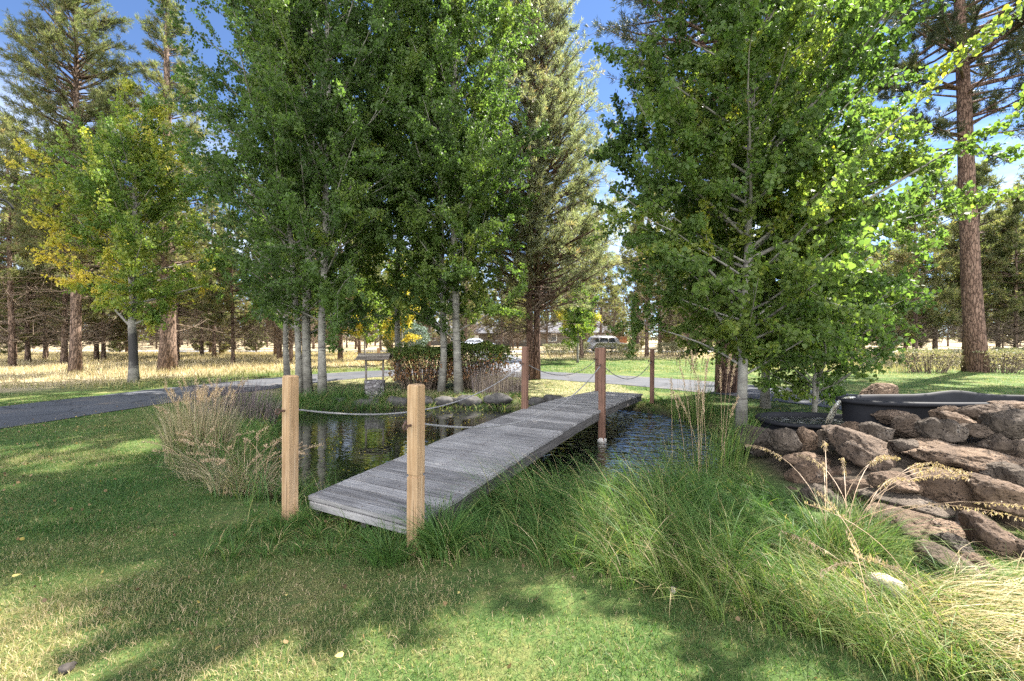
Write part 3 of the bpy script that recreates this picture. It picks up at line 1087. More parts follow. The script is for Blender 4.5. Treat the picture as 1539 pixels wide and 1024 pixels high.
# dark pine behind the right aspens
tr, cr = make_pine(42, 24, .22, 4.3, 66, 10500, 14, .19, .018, .17, (.0, 0), None, 8, .35, 1, .2)
place_tree('pine_tree', 'dark needled pine with twin brown trunks behind the pale right aspen', 'tree', base(1086, 590), tr, cr, 'red_bark', 'dark_needle')
# big ponderosa at the right
tr, cr = make_pine(43, 27, .38, 6.2, 40, 10000, 15, .26, .026, .38, (-.035, 0), None, 0, .35, 0, .05)
place_tree('pine_tree', 'massive red barked pine with bare leaning trunk on the right lawn', 'tree', base(1466, 559), tr, cr, 'red_bark', 'dark_needle')
# tall pine at the left
tr, cr = make_pine(44, 18.5, .26, 3.05, 92, 20000, 15, .19, .018, .20, (.0, 0), lambda u: (.6 + .4 * min(1, u / .3)) * (1 - u) ** .5 + .06, 14, .42, 0, .1)
place_tree('pine_tree', 'tallest olive pine at the left, rising behind the yellowing aspen', 'tree', base(113, 561), tr, cr, 'pine_bark', 'pine_needle')
tr, cr = make_pine(45, 17.5, .22, 2.9, 56, 8000, 14, .20, .02, .32, (.0, 0), None, 10, .5, 0, .1)
place_tree('pine_tree', 'stout thick trunked pine in the dry meadow right of the black based aspen', 'tree', base(252, 559), tr, cr, 'pine_bark', 'pine_needle')

# pines of the wood: four kinds, copied
variants = []
for sd, H, cb, R, r0, dead in ((51, 12.5, .28, 3.0, .135, 60), (52, 11, .24, 2.9, .12, 60), (53, 14, .32, 2.9, .15, 60), (54, 8.5, .14, 2.4, .11, 30), (55, 5.5, .05, 1.9, .08, 10)):
    tr, cr = make_pine(sd, H, cb, R, 26, 2400, 12, .26, .034, r0, (RNG.normal(0, .01), 0), None, dead, .55, 0, .12, 4)
    variants.append(((tr[0].mesh('trunk', M['pine_bark'], True), tr[1].mesh('dead_branches', M['twig'])), cr.mesh('crown', M['pine_needle'])))
GP = 'pines of the wood round the garden'
named = [
    # px, py(base), variant, scale, label
    (22, 541, 0, .9, 'dark trunked pine at the far left edge of the meadow'),
    (42, 545, 3, 1.2, 'bushy pine left of the tallest olive pine'),
    (68, 541, 1, 1.0, 'pine just left of the tallest olive pine in the meadow'),
    (96, 548, 2, 1.0, 'leaning pale trunk pine touching the tallest olive pine'),
    (145, 543, 0, 1.0, 'pine behind the right side of the tallest olive pine'),
    (420, 541, 2, 1.05, 'lone dark pine trunk left of the slim straight aspen'),
    (540, 534, 0, 1.0, 'red trunked pine beyond the well roof'),
    (958, 529, 2, 1.1, 'pine beside the grey parked car on the street'),
    (874, 539, 0, 1.05, 'pine rising left of the crusted bridge post'),
    (972, 536, 2, 1.0, 'taller pine left of the far right bridge post'),
    (822, 524.5, 1, 1.15, 'pine before the far house right of the twin trunked pine'),
    (778, 523.5, 3, 1.2, 'bushy pine before the far house left of the twin trunked pine'),
    (866, 531, 0, 1.1, 'pine just left of the grey parked car'),
    (992, 532, 2, 1.15, 'pine seen beyond the far right bridge post'),
    (1035, 536, 0, 1.1, 'pine between the far right bridge post and the twin brown trunks'),
    (1375, 545, 3, 1.25, 'full dark pine left of the massive red trunk'),
    (1405, 540, 0, 1.15, 'taller pine close behind the massive red trunk'),
    (1500, 538, 3, 1.3, 'young pine right of the massive red trunk'),
    (1527, 547, 1, .9, 'thin straight pine at the right edge of the lawn'),
]
for px, py, vi, sc, lab in named:
    place_tree('pine_tree', lab, 'tree', base(px, py), *variants[vi], None, None, random.uniform(0, 6.28), sc, GP)
# the rest of the wood: nothing in the picture tells these apart
spots = []
def try_spot(x, y, r):
    for a, b in spots:
        if (a - x) ** 2 + (b - y) ** 2 < r * r: return False
    if abs(y - 48) < 5 or (4 < x < 16 and y < 48) or (abs(x + 1.2) < 3.4 and y < 52): return False
    spots.append((x, y)); return True


tries = 0
while len(spots) < 125 and tries < 8000:
    tries += 1
    px = random.uniform(-120, 1660)
    d = random.uniform(24, 84)
    if 560 < px < 1000 and d < 40: continue
    if 1000 <= px < 1360 and d < 32: continue
    if px >= 1360 and d < 27: continue
    if px < 560 and random.random() < .3: d = random.uniform(23, 40)
    try_spot((px - HX) / F * d, d, 2.6)
for x_, y_ in spots:
    vi = random.choice((0, 1, 2, 2, 0, 3, 3)) if y_ > 26 else random.choice((0, 2, 1))
    place_tree('pine_tree', 'pine among many alike in the wood beyond the meadow and street', 'tree', (x_, y_, gz(x_, y_)), *variants[vi], None, None, random.uniform(0, 6.28), random.uniform(.75, 1.2), GP)
# young undergrowth pines
for px, d in ((330, 38), (385, 44), (300, 46), (620, 52), (700, 60), (880, 58), (960, 55), (1010, 42), (1060, 46), (1190, 40), (1270, 38), (1330, 42), (180, 42), (20, 36), (590, 44), (500, 50)):
    x_ = (px - HX) / F * d
    place_tree('young_pine', 'low bushy young pine growing among the trunks of the wood', 'tree', (x_, d, gz(x_, d)), *variants[4], None, None, random.uniform(0, 6.28), random.uniform(.55, 1.0), 'young pines under the wood')

# far wood: one mass of small low-detail pines far off
far_t, far_c = MB(), MB()
rng = np.random.default_rng(77)
for k in range(300):
    d = rng.uniform(86, 150)
    px = rng.uniform(-250, 1800)
    x_, y_ = (px - HX) / F * d, d
    H = rng.uniform(10, 17)
    z_ = gz(x_, y_)
    tt = np.linspace(0, 1, 4)
    far_t.tube(np.c_[np.full(4, x_), np.full(4, y_), z_ + tt * H], .18 * (1 - tt) + .02, 5)
    m = 420
    u = rng.uniform(0, 1, m) ** 1.3
    rr = 2.7 * ((1 - u) ** .7 + .05) * np.sqrt(rng.uniform(0, 1, m))
    az = rng.uniform(0, 6.28, m)
    c = np.c_[x_ + rr * np.cos(az), y_ + rr * np.sin(az), z_ + H * (.06 + .94 * u)]
    far_c.add(*leaf_mesh(c, .62, np.clip(.5 + rng.normal(0, .2) + rng.normal(0, .1, m), 0, 1), LEAF4, rng, 0))
M['far_needle'] = leafy('far_pine_needle', [(0, (.07, .08, .045)), (.5, (.15, .14, .08)), (1, (.27, .21, .13))], .35, 1.6)
fw = far_c.build('far_wood', M['far_needle'])
tag(fw, kind='stuff', label='distant pine wood closing the view')
tag(far_t.build('far_wood_trunks', M['pine_bark'], fw), kind='stuff')


# ------------------------------------------------------------------ shrubs
def shrub_mesh(seed, rx, ry, h, n, size, brown_below=.55, stems=60):
    rng = np.random.default_rng(seed)
    st, cr = MB(), MB()
    tips = []
    for k in range(stems):
        az, r = rng.uniform(0, 6.28), math.sqrt(rng.uniform(0, 1))
        e = np.array([rx * r * math.cos(az), ry * r * math.sin(az), h * rng.uniform(.75, 1.0)])
        b0 = np.array([e[0] * .55, e[1] * .55, -.05])
        mid = (b0 + e) / 2 + rng.normal(0, .06, 3)
        st.tube([b0, mid, e], [.014, .010, .004], 4, False)
        tips.append((b0, mid, e))
    u = rng.uniform(0, 1, n)
    az = rng.uniform(0, 6.28, n)
    zz = h * rng.uniform(.12, 1.0, n) ** .75
    prof = .78 + .25 * np.sin(PI * np.clip(zz / h, 0, 1) ** 1.3)
    rr = np.sqrt(rng.uniform(.30, 1.0, n)) * prof * (1 + .26 * fbm(np.c_[np.cos(az) * 2.2, np.sin(az) * 2.2, zz * 2], seed, 2))
    top = rng.uniform(0, 1, n) < .35
    rr = np.where(top, np.sqrt(rng.uniform(0, 1, n)) * .98, rr)
    zz = np.where(top, h * (1 + .13 * fbm(np.c_[np.cos(az) * rr * 3, np.sin(az) * rr * 3, az * 0], seed + 2, 2) - .05 * rr) - rng.exponential(.06, n), zz)
    c = np.c_[rx * rr * np.cos(az), ry * rr * np.sin(az), zz]
    keep = rng.uniform(0, 1, n) < np.where(zz < h * brown_below, .42, 1)
    c, zz = c[keep], zz[keep]
    green = ss(brown_below - .12, brown_below + .1, zz / h + .1 * rng.normal(0, 1, len(c)))
    tint = np.clip(np.where(green > .5, .42 + rng.normal(0, .16, len(c)), .92 + rng.normal(0, .05, len(c))), 0, 1)
    cr.add(*leaf_mesh(c, size, tint, LEAF4, rng, 0))
    return st, cr


def put_shrub(name, label, loc, args, leaf, group=None, rz=0, cat='shrub'):
    st, cr = shrub_mesh(*args)
    t = thing(name, label, cat, loc, rz, group)
    st.build('stems', M['twig'], t); cr.build('foliage', M[leaf], t)
    return t


put_shrub('shrub', 'flat topped green shrub with brown bare base beside the well', (-2.75, 13.4, 0), (61, 1.15, 1.0, 1.25, 9000, .065, .70, 170), 'shrub_leaf', 'clipped shrubs behind the pond')
put_shrub('shrub', 'flat topped green shrub with brown bare base left of the twin trunked pine', (-1.15, 13.6, 0), (62, 1.10, 1.0, 1.32, 9000, .065, .66, 170), 'shrub_leaf', 'clipped shrubs behind the pond')
for k, (px, py, s, lab) in enumerate(((835, 536, 1.2, 'tan sagebrush right of the twin trunked pine'), (868, 534, 1.3, 'rounded tan sagebrush hiding the rear wheel of the grey car'), (915, 534, 1.25, 'low grey green sagebrush in front of the grey car'),
                                     (945, 532, 1.1, 'sagebrush in front of the nose of the grey car'), (1010, 536, 1.3, 'sagebrush behind the far end of the footbridge'), (1180, 538, 1.4, 'dry sagebrush seen under the right aspens'), (1260, 540, 1.5, 'dry sagebrush left of the massive red trunk'))):
    put_shrub('sagebrush', lab, base(px, py), (70 + k, .95 * s, .8 * s, .85 * s, 2600, .085, .1, 30), 'sage_leaf', 'sagebrush along the street')
for k, (px, py, lab) in enumerate(((1395, 560, 'twiggy dry bush left of the massive red trunk'), (1505, 560, 'twiggy dry bush right of the massive red trunk'), (1530, 552, 'brown brush at the right end of the lawn'))):
    put_shrub('dry_bush', lab, base(px, py), (80 + k, 1.2, 1.0, 1.0, 2600, .08, .9, 80), 'sage_leaf', 'dry brush along the right lawn')
put_shrub('spruce_bush', 'pale blue green spruce bush beyond the well', (-7.6, 33, 0), (90, 1.2, 1.2, 2.4, 4000, .14, .05, 20), 'spruce')


# ------------------------------------------------------------------ grass
def blades(root, h, w, ldir, lean, tint, seg=3, rng=RNG, droop=.45):
    n = len(root)
    s = np.linspace(0, 1, seg + 1)
    ld = np.c_[np.cos(ldir), np.sin(ldir)]
    hor = (lean * h)[:, None] * s[None] ** 1.8
    ver = h[:, None] * (s[None] - droop * np.minimum(lean, 1.6)[:, None] * s[None] ** 2.4)
    px = root[:, None, 0] + hor * ld[:, :1]
    py = root[:, None, 1] + hor * ld[:, 1:]
    pz = root[:, None, 2] + ver
    wa = rng.uniform(0, PI, n)
    wd = np.c_[np.cos(wa), np.sin(wa)]
    wid = w[:, None] * (1 - s[None]) ** .6 * .5
    P = np.stack([px, py, pz], 2)
    O = np.stack([wid * wd[:, :1], wid * wd[:, 1:], np.zeros_like(wid)], 2)
    Lf, Rt = (P - O)[:, :-1], (P + O)[:, :-1]
    v = np.concatenate([np.stack([Lf, Rt], 2).reshape(n, -1, 3), P[:, -1:]], 1)
    k = 2 * seg + 1
    o = np.arange(n)[:, None] * k
    quads = np.concatenate([o + np.array([[2 * a, 2 * a + 1, 2 * a + 3, 2 * a + 2]]) for a in range(seg - 1)]) if seg > 1 else np.zeros((0, 4), int)
    tris = o + np.array([[2 * seg - 2, 2 * seg - 1, 2 * seg]])
    tint = np.clip(tint, 0, 1)
    return v.reshape(-1, 3), quads, tris, np.concatenate([np.tile(tint, seg - 1), tint])


def grass_obj(name, parts, mat, parent=None):
    vs, qs, ts, tq, tt, n = [], [], [], [], [], 0
    for v, q, t, tn in parts:
        vs.append(v); qs.append(q + n); ts.append(t + n)
        tq.append(tn[:len(q)]); tt.append(tn[len(q):]); n += len(v)
    f = [np.concatenate(ts)]; ti = [np.concatenate(tt)]
    if sum(len(q) for q in qs):
        f.append(np.concatenate(qs)); ti.append(np.concatenate(tq))
    return link(name, mesh_np(name, np.concatenate(vs), f, mat, np.concatenate(ti), True), parent)


def scatter(n, d0, d1, px0, px1, rng):
    d = np.sqrt(rng.uniform(d0 ** 2, d1 ** 2, n))
    px = rng.uniform(px0, px1, n)
    return (px - HX) / F * d, d


rng = np.random.default_rng(5)


def lawn_part(n, d0, d1, px0, px1, h0, h1, w, seg, extra=None):
    x, y = scatter(n, d0, d1, px0, px1, rng)
    ok = (sd_poly(x, y, POND) > .42) & (seg_dist(x, y, ROAD, False) > 1.62 + .08 * n2(x, y, 2.0, 8)) & (seg_dist(x, y, SPUR, False) > 1.65) & (sd_poly(x, y, MOUND) > -.02)
    if extra is not None: ok &= extra(x, y)
    bare = n2(x, y, .75, 31, 4)
    ok &= rng.uniform(0, 1, n) > ss(.42, .8, bare) * .85
    x, y, bare = x[ok], y[ok], bare[ok]
    m = len(x)
    dry = n2(x, y, .5, 41, 4) * .5 + n2(x, y, 2.3, 42, 3) * .28
    fg = ss(4.2, 2.0, y) * ss(.6, -1.6, x) * .18 + ss(-4, -1, x) * ss(3.2, 2, y) * .03
    tint = .37 + .40 * dry + fg * 1.5 + rng.normal(0, .10, m) + np.where(rng.uniform(0, 1, m) < .13, .38, 0) + .25 * ss(.45, .8, bare)
    h = rng.uniform(h0, h1, m) * (1 + .35 * n2(x, y, 1.6, 43))
    return blades(np.c_[x, y, ground_z(x, y) - .004], h, np.full(m, w) * rng.uniform(.7, 1.3, m), rng.uniform(0, 6.28, m), rng.uniform(.1, 1.3, m), tint, seg, rng)


parts = [lawn_part(105000, 1.7, 3.6, -160, 1700, .018, .050, .0042, 2),
         lawn_part(105000, 3.4, 6.0, -160, 1000, .020, .050, .0055, 2),
         lawn_part(95000, 5.8, 12, -200, 420, .022, .055, .009, 1, lambda x, y: seg_dist(x, y, ROAD, False) < 8),
         lawn_part(40000, 10.4, 17, 420, 1100, .03, .075, .014, 1),
         lawn_part(40000, 9, 22, 1100, 1720, .03, .07, .015, 1),
         lawn_part(22000, 19, 34, 740, 1080, .04, .09, .03, 1)]
tag(grass_obj('lawn_grass', parts, M['lawn']), kind='stuff', label='short mown lawn with dry patches')

# dry meadow beyond the driveway
x, y = scatter(90000, 13, 46, -160, 640, rng)
rdm = seg_dist(x, y, ROAD, False)
ok = (rdm > 1.8) & ~inside(x, y, np.concatenate([ROAD, [(10.5, -30), (-22, -30)]])) & (y < 45)
x, y, rdm = x[ok], y[ok], rdm[ok]
m = len(x)
green = 1 - ss(2.5, 6.5, rdm + 2.0 * n2(x, y, .25, 51))
h = rng.uniform(.10, .34, m) * (1 - .35 * green) * (1 + .5 * n2(x, y, .5, 52))
tint = .68 - .50 * green + rng.normal(0, .13, m)
mp = blades(np.c_[x, y, ground_z(x, y) - .01], h, .012 + .0006 * y, rng.uniform(0, 6.28, m), rng.uniform(.05, .7, m), tint, 2, rng)
x, y = scatter(16000, 30, 46, 640, 1700, rng)
ok = (np.abs(x + 1.2) > 2.4)
x, y = x[ok], y[ok]; m = len(x)
mp2 = blades(np.c_[x, y, ground_z(x, y) - .01], rng.uniform(.1, .4, m), .012 + .0006 * y, rng.uniform(0, 6.28, m), rng.uniform(.05, .7, m), .65 + rng.normal(0, .15, m), 2, rng)
x, y = scatter(14000, 17, 30, 1150, 1720, rng)
ok = (y > 20 + 3 * n2(x, y, .12, 5)); x, y = x[ok], y[ok]; m = len(x)
mp3 = blades(np.c_[x, y, ground_z(x, y) - .01], rng.uniform(.08, .4, m), .012 + .0006 * y, rng.uniform(0, 6.28, m), rng.uniform(.05, .7, m), .6 + rng.normal(0, .2, m), 2, rng)
tag(grass_obj('meadow_grass', [mp, mp2, mp3], M['meadow']), kind='stuff', label='dry tan meadow grass under the pines')

# tall grass round the pond
sx, sy = scatter(1, 1, 1, 0, 1, rng)


def band(n, f, h0, h1, w, t0, tv, lean0, lean1, dirf=None, seg=4, box=None, dry=.14):
    x = rng.uniform(box[0], box[1], n); y = rng.uniform(box[2], box[3], n)
    ok = f(x, y)
    x, y = x[ok], y[ok]
    # gather into tussocks
    cx, cy = np.round(x / .22) * .22, np.round(y / .22) * .22
    cx = cx + .09 * n2(cx, cy, 3.1, 61); cy = cy + .09 * n2(cx, cy, 3.3, 62)
    k = rng.uniform(.3, .95, len(x))
    x, y = x * (1 - k) + cx * k + rng.normal(0, .015, len(x)), y * (1 - k) + cy * k + rng.normal(0, .015, len(x))
    m = len(x)
    ht = rng.uniform(h0, h1, m) * (1 + .35 * n2(x, y, .9, 63)) * rng.uniform(.6, 1.1, m) * (1 - .45 * ss(1.3, 2.2, x)) * (1 + .55 * ss(3.3, 4.2, y) * ss(2.2, 1.6, x) * (y < 5.5))
    out = np.arctan2(y - cy, x - cx) + rng.normal(0, .7, m)
    if dirf is not None: out = np.where(rng.uniform(0, 1, m) < .6, dirf(x, y) + rng.normal(0, .6, m), out)
    tint = t0 + tv * n2(x, y, .8, 64) + rng.normal(0, .09, m) + np.where(rng.uniform(0, 1, m) < dry, .42, 0)
    return blades(np.c_[x, y, ground_z(x, y) - .01], ht, np.full(m, w) * rng.uniform(.6, 1.3, m), out, rng.uniform(lean0, lean1, m), tint, seg, rng)


pond_f = lambda lo, hi: (lambda x, y: (sd_poly(x, y, POND) > lo) & (sd_poly(x, y, POND) < hi))
not_deck = lambda x, y: ~((((x - A[0]) * W[0] + (y - A[1]) * W[1]) > -.02) & (((x - A[0]) * W[0] + (y - A[1]) * W[1]) < WID + .02) & (((x - A[0]) * U[0] + (y - A[1]) * U[1]) > .05))
GRASSX = np.array([(-.75, 2.85), (-.1, 2.95), (.8, 2.6), (1.5, 2.15), (2.2, 1.75), (3.4, 1.4), (4.2, 1.6), (3.6, 2.3), (2.9, 2.6), (2.55, 3.0), (2.5, 3.7), (2.5, 4.4), (2.7, 5.2), (2.2, 5.05), (1.9, 4.75), (1.4, 4.5), (.3, 4.3), (-.4, 4.3), (-.5, 3.6)])
front = lambda x, y: (sd_poly(x, y, GRASSX) < .12 * n2(x, y, 1.3, 66)) & not_deck(x, y)
tall = [band(52000, front, .28, .64, .0058, .38, .22, .3, 1.2, lambda x, y: np.full(x.shape, PI * .95), 4, (-.9, 4.4, 1.3, 5.4), .09),
        band(5000, lambda x, y: (sd_poly(x, y, POND) > -.1) & (sd_poly(x, y, POND) < .6) & not_deck(x, y) & (x > -3.6) & (x < -.4) & (y < 5.4), .16, .40, .006, .32, .15, .3, 1.1, None, 4, (-3.8, -.3, 3.4, 5.6), .16),
        band(2600, lambda x, y: not_deck(x, y), .10, .34, .006, .32, .15, .3, 1.2, None, 3, (-2.2, -.45, 3.0, 3.72), .15),
        band(20000, lambda x, y: (sd_poly(x, y, POND) > -.2) & (sd_poly(x, y, POND) < .85) & (x < -3.0), .2, .62, .009, .38, .15, .3, 1.1, None, 3, (-6.4, -3.0, 5.0, 11.6), .14),
        band(14000, lambda x, y: (sd_poly(x, y, POND) > -.12) & (sd_poly(x, y, POND) < .75 + .4 * n2(x, y, 1.2, 67)) & (y > 10.0) & not_deck(x, y) & (n2(x, y, .9, 68) > -.25), .08, .28, .012, .42, .2, .3, 1.1, None, 3, (-5.5, 4.2, 10.0, 12.0), .3),
        band(9000, lambda x, y: (sd_poly(x, y, POND) > -.1) & (sd_poly(x, y, POND) < 1.1) & (x > 3.0) & (sd_poly(x, y, MOUND) > 0.1), .15, .5, .010, .36, .18, .3, 1.0, None, 3, (2.9, 5.4, 5.8, 11), .2)]
tag(grass_obj('pond_grass', tall, M['tall_grass']), kind='stuff', label='tall green grass round the pond edge')


def clump(name, label, loc, n, r, h0, h1, w, mat, t0, tv, l0, l1, seed, dirc=None, dspread=1.0, plumes=0, plume_h=(1, 1.3), plume_lean=(.3, .8), plume_len=.18, pmat='plume', group=None, sub='blades', seg=5, cat='ornamental grass', droop=.45, ry=None):
    rg = np.random.default_rng(seed)
    t = thing(name, label, cat, loc, 0, group)
    a, rr = rg.uniform(0, 6.28, n), r * np.sqrt(rg.uniform(0, 1, n))
    x, y = rr * np.cos(a), rr * np.sin(a) * ((ry or r) / r)
    zz = ground_z(x + loc[0], y + loc[1]) - loc[2] - .01
    ld = np.arctan2(y, x) + rg.normal(0, .6, n)
    if dirc is not None: ld = dirc + rg.normal(0, dspread, n)
    b = blades(np.c_[x, y, zz], rg.uniform(h0, h1, n), np.full(n, w) * rg.uniform(.6, 1.3, n), ld, rg.uniform(l0, l1, n), t0 + rg.normal(0, tv, n), seg, rg, droop)
    grass_obj('blades', [b], M[mat], t)
    if plumes:
        mbp = MB()
        for k in range(plumes):
            a, q = rg.uniform(0, 6.28), r * math.sqrt(rg.uniform(0, 1)) * .8
            d = (dirc + rg.normal(0, dspread * .7)) if dirc is not None else rg.uniform(0, 6.28)
            hh, ln = rg.uniform(*plume_h), rg.uniform(*plume_lean)
            s = np.linspace(0, 1, 12)
            hor = ln * hh * s ** 2.0
            ver = hh * (s - .42 * min(ln, 1.7) * s ** 3)
            p = np.c_[q * math.cos(a) + hor * math.cos(d), q * math.sin(a) + hor * math.sin(d), ver]
            p[:, 2] += float(ground_z(np.array([loc[0] + p[0, 0]]), np.array([loc[1] + p[0, 1]]))[0]) - loc[2] if False else 0
            mbp.tube(p, np.linspace(.0028, .0014, 12), 3, False, .5)
            # seed head: many small spikelets along the last part
            m = int(70 * plume_len / .18)
            g = rg.uniform(1 - plume_len / hh, 1.0, m)
            c = np.stack([np.interp(g, s, p[:, i]) for i in range(3)], 1) + rg.normal(0, .006, (m, 3))
            dn = np.array([rg.normal(0, .5, m), rg.normal(0, .5, m), -np.abs(rg.normal(.9, .3, m)) if ln > .9 else np.abs(rg.normal(1.2, .3, m))]).T
            dn /= np.linalg.norm(dn, axis=1, keepdims=True)
            sdv = np.cross(dn, rg.normal(0, 1, (m, 3))); sdv /= np.linalg.norm(sdv, axis=1, keepdims=True) + 1e-9
            sl = rg.uniform(.012, .036, (m, 1))
            v = np.stack([c, c + dn * sl * .5 + sdv * .0035, c + dn * sl, c + dn * sl * .5 - sdv * .0035], 1)
            mbp.add(v.reshape(-1, 3), [np.arange(m * 4).reshape(m, 4)], np.clip(.6 + rg.normal(0, .2, m), 0, 1))
        mbp.build('seed_heads', M[pmat], t)
    return t


def cl(x, y): return (x, y, gz(x, y))


clump('dry_grass_clump', 'tall pale dry grass clump on the lawn edge left of the pond', cl(-4.0, 5.55), 1200, .36, .45, 1.0, .007, 'straw', .42, .28, .02, .38, 201, None, 1, 50, (.8, 1.1), (.05, .3), .14)
clump('dry_grass_clump', 'drooping bleached straw clump close left of the front left post', cl(-2.75, 4.55), 650, .36, .25, .55, .0065, 'straw', .45, .28, .4, 1.4, 202, None, 1, 25, (.5, .8), (.4, 1.0), .12)
clump('dry_grass_clump', 'thin dry straw tuft at the foot of the tall pale clump', cl(-3.4, 5.0), 600, .36, .25, .6, .0065, 'straw', .26, .28, .3, 1.2, 203, None, 1, 12, (.5, .7), (.4, 1.0), .12)
clump('dry_stem_clump', 'dark purplish dead stems standing behind the tall pale clump', cl(-5.3, 8.3), 700, .7, .5, 1.05, .010, 'purple_stem', .45, .25, .05, .4, 204)
clump('dry_stem_clump', 'brown dead stalks between right clipped shrub and twin trunked pine', cl(-.35, 12.3), 900, .8, .4, .85, .012, 'purple_stem', .75, .2, .02, .25, 205)
clump('grass_tuft', 'glossy green grass tuft hugging the right side of the notched post', cl(-.50, 3.12), 420, .12, .30, .52, .0075, 'tall_grass', .36, .12, .3, 1.2, 206)
clump('grass_tuft', 'green grass tuft in front of the notched post', cl(-.85, 3.02), 300, .14, .16, .34, .0065, 'tall_grass', .34, .12, .4, 1.3, 207)
clump('grass_tuft', 'short green tuft at the foot of the front left post', cl(-1.82, 3.56), 300, .13, .12, .28, .0065, 'tall_grass', .34, .12, .3, 1.2, 208)
clump('reed_grass', 'tall upright reed grass with tan feather plumes before the pale right aspen', cl(2.25, 5.15), 380, .48, .4, .95, .006, 'tall_grass', .46, .16, .05, .4, 209, None, 1, 13, (1.2, 1.7), (.02, .25), .28)
clump('reed_grass', 'small stand of reed grass with plumes beside the far right bridge end', cl(3.75, 9.0), 300, .4, .4, 1.0, .010, 'tall_grass', .5, .16, .05, .35, 210, None, 1, 16, (1.2, 1.7), (.02, .25), .28)
clump('arching_grass', 'golden green clump with arching tan seed heads spilling over the lava rocks', cl(2.3, 2.95), 700, .2, .30, .58, .006, 'tall_grass', .54, .12, .3, 1.1, 211, .35, .8, 14, (.80, 1.1), (1.0, 1.4), .30)
clump('straw_sweep', 'flattened bleached straw sweeping to the lower right corner', cl(2.6, 2.1), 2300, .55, .26, .58, .0055, 'tall_grass', .82, .16, 1.1, 1.7, 212, -.55, .55, 0, droop=.53)
clump('straw_sweep', 'bright yellow green grass mound round the pale stone', cl(2.05, 2.35), 1900, .50, .14, .32, .006, 'tall_grass', .64, .13, .4, 1.3, 213, 2.8, 1.0, 6, (.5, .7), (.6, 1.0), .16)
clump('straw_sweep', 'dry brown grass at the foot of the right lava blocks', cl(3.3, 2.3), 350, .45, .15, .36, .006, 'tall_grass', .82, .12, .6, 1.5, 214, -.3, 1.0, 8, (.5, .8), (.7, 1.2), .2)

clump('dry_grass_tuft', 'short tan grass tuft among the lower right lava blocks', cl(3.75, 2.72), 420, .3, .12, .34, .006, 'tall_grass', .80, .14, .4, 1.3, 215, -.3, 1.0)


# ------------------------------------------------------------------ rocks
def rock(label, cx, cy, w, h, d, roll=0, seed=0, dep=.75, lobes=0, mat='lava', name='lava_rock', cat='rock', group='lava rocks heaped round the black tubs', sub=5, loc=None, size=None):
    rg = np.random.default_rng(seed + 900)
    v, f = ico(sub)
    dirs = v / np.linalg.norm(v, axis=1, keepdims=True)
    r = np.full(len(v), 1.12)
    for k in range(11):
        nrm = rg.normal(0, 1, 3); nrm /= np.linalg.norm(nrm)
        o = rg.uniform(.72, 1.0)
        c = dirs @ nrm
        r = np.minimum(r, np.where(c > .05, o / np.maximum(c, .05), 9))
    el_ = np.array([max(w, 1), max(w, 1) * dep, max(h, 1)]) / max(w, h, 1) if loc is None else np.ones(3)
    q_ = dirs * el_
    r = r + .09 * fbm(q_ * 2.2, seed, 3) - .085 * np.abs(fbm(q_ * 4.5, seed + 3, 3)) + .035 * fbm(q_ * 14, seed + 5, 2) - .05 * ss(.35, .7, vnoise(q_ * 17, seed + 8))
    v = dirs * r[:, None]
    v /= np.abs(v).max(0)
    if lobes:
        g = 1 - .20 * np.abs(np.cos(v[:, 0] * PI * lobes / 2 + .4)) ** 3
        v[:, 2] *= g; v[:, 1] *= g
    if loc is None:
        sx_, sz_ = w * d / F / 2, h * d / F / 2
        v = v * np.array([sx_ * 1.04, max(sx_, sz_) * dep, sz_ * 1.06])
        p = at(cx, cy, d + max(sx_, sz_) * dep * .4)
    else:
        v = v * np.array(size); p = np.array(loc)
    yaw = math.atan2(p[0], p[1])
    v = v @ roty(roll).T @ rotz(-yaw).T
    me = mesh_np(name, v, f, M[mat], None, True)
    o = link(name, me)
    o.location = p
    return tag(o, label, cat, group)


def ck(x0, y0, x1, y1): return 1080 + (x0 + x1) / 2 * .3028, 560 + (y0 + y1) / 2 * .3028, (x1 - x0) * .3028, (y1 - y0) * .3028


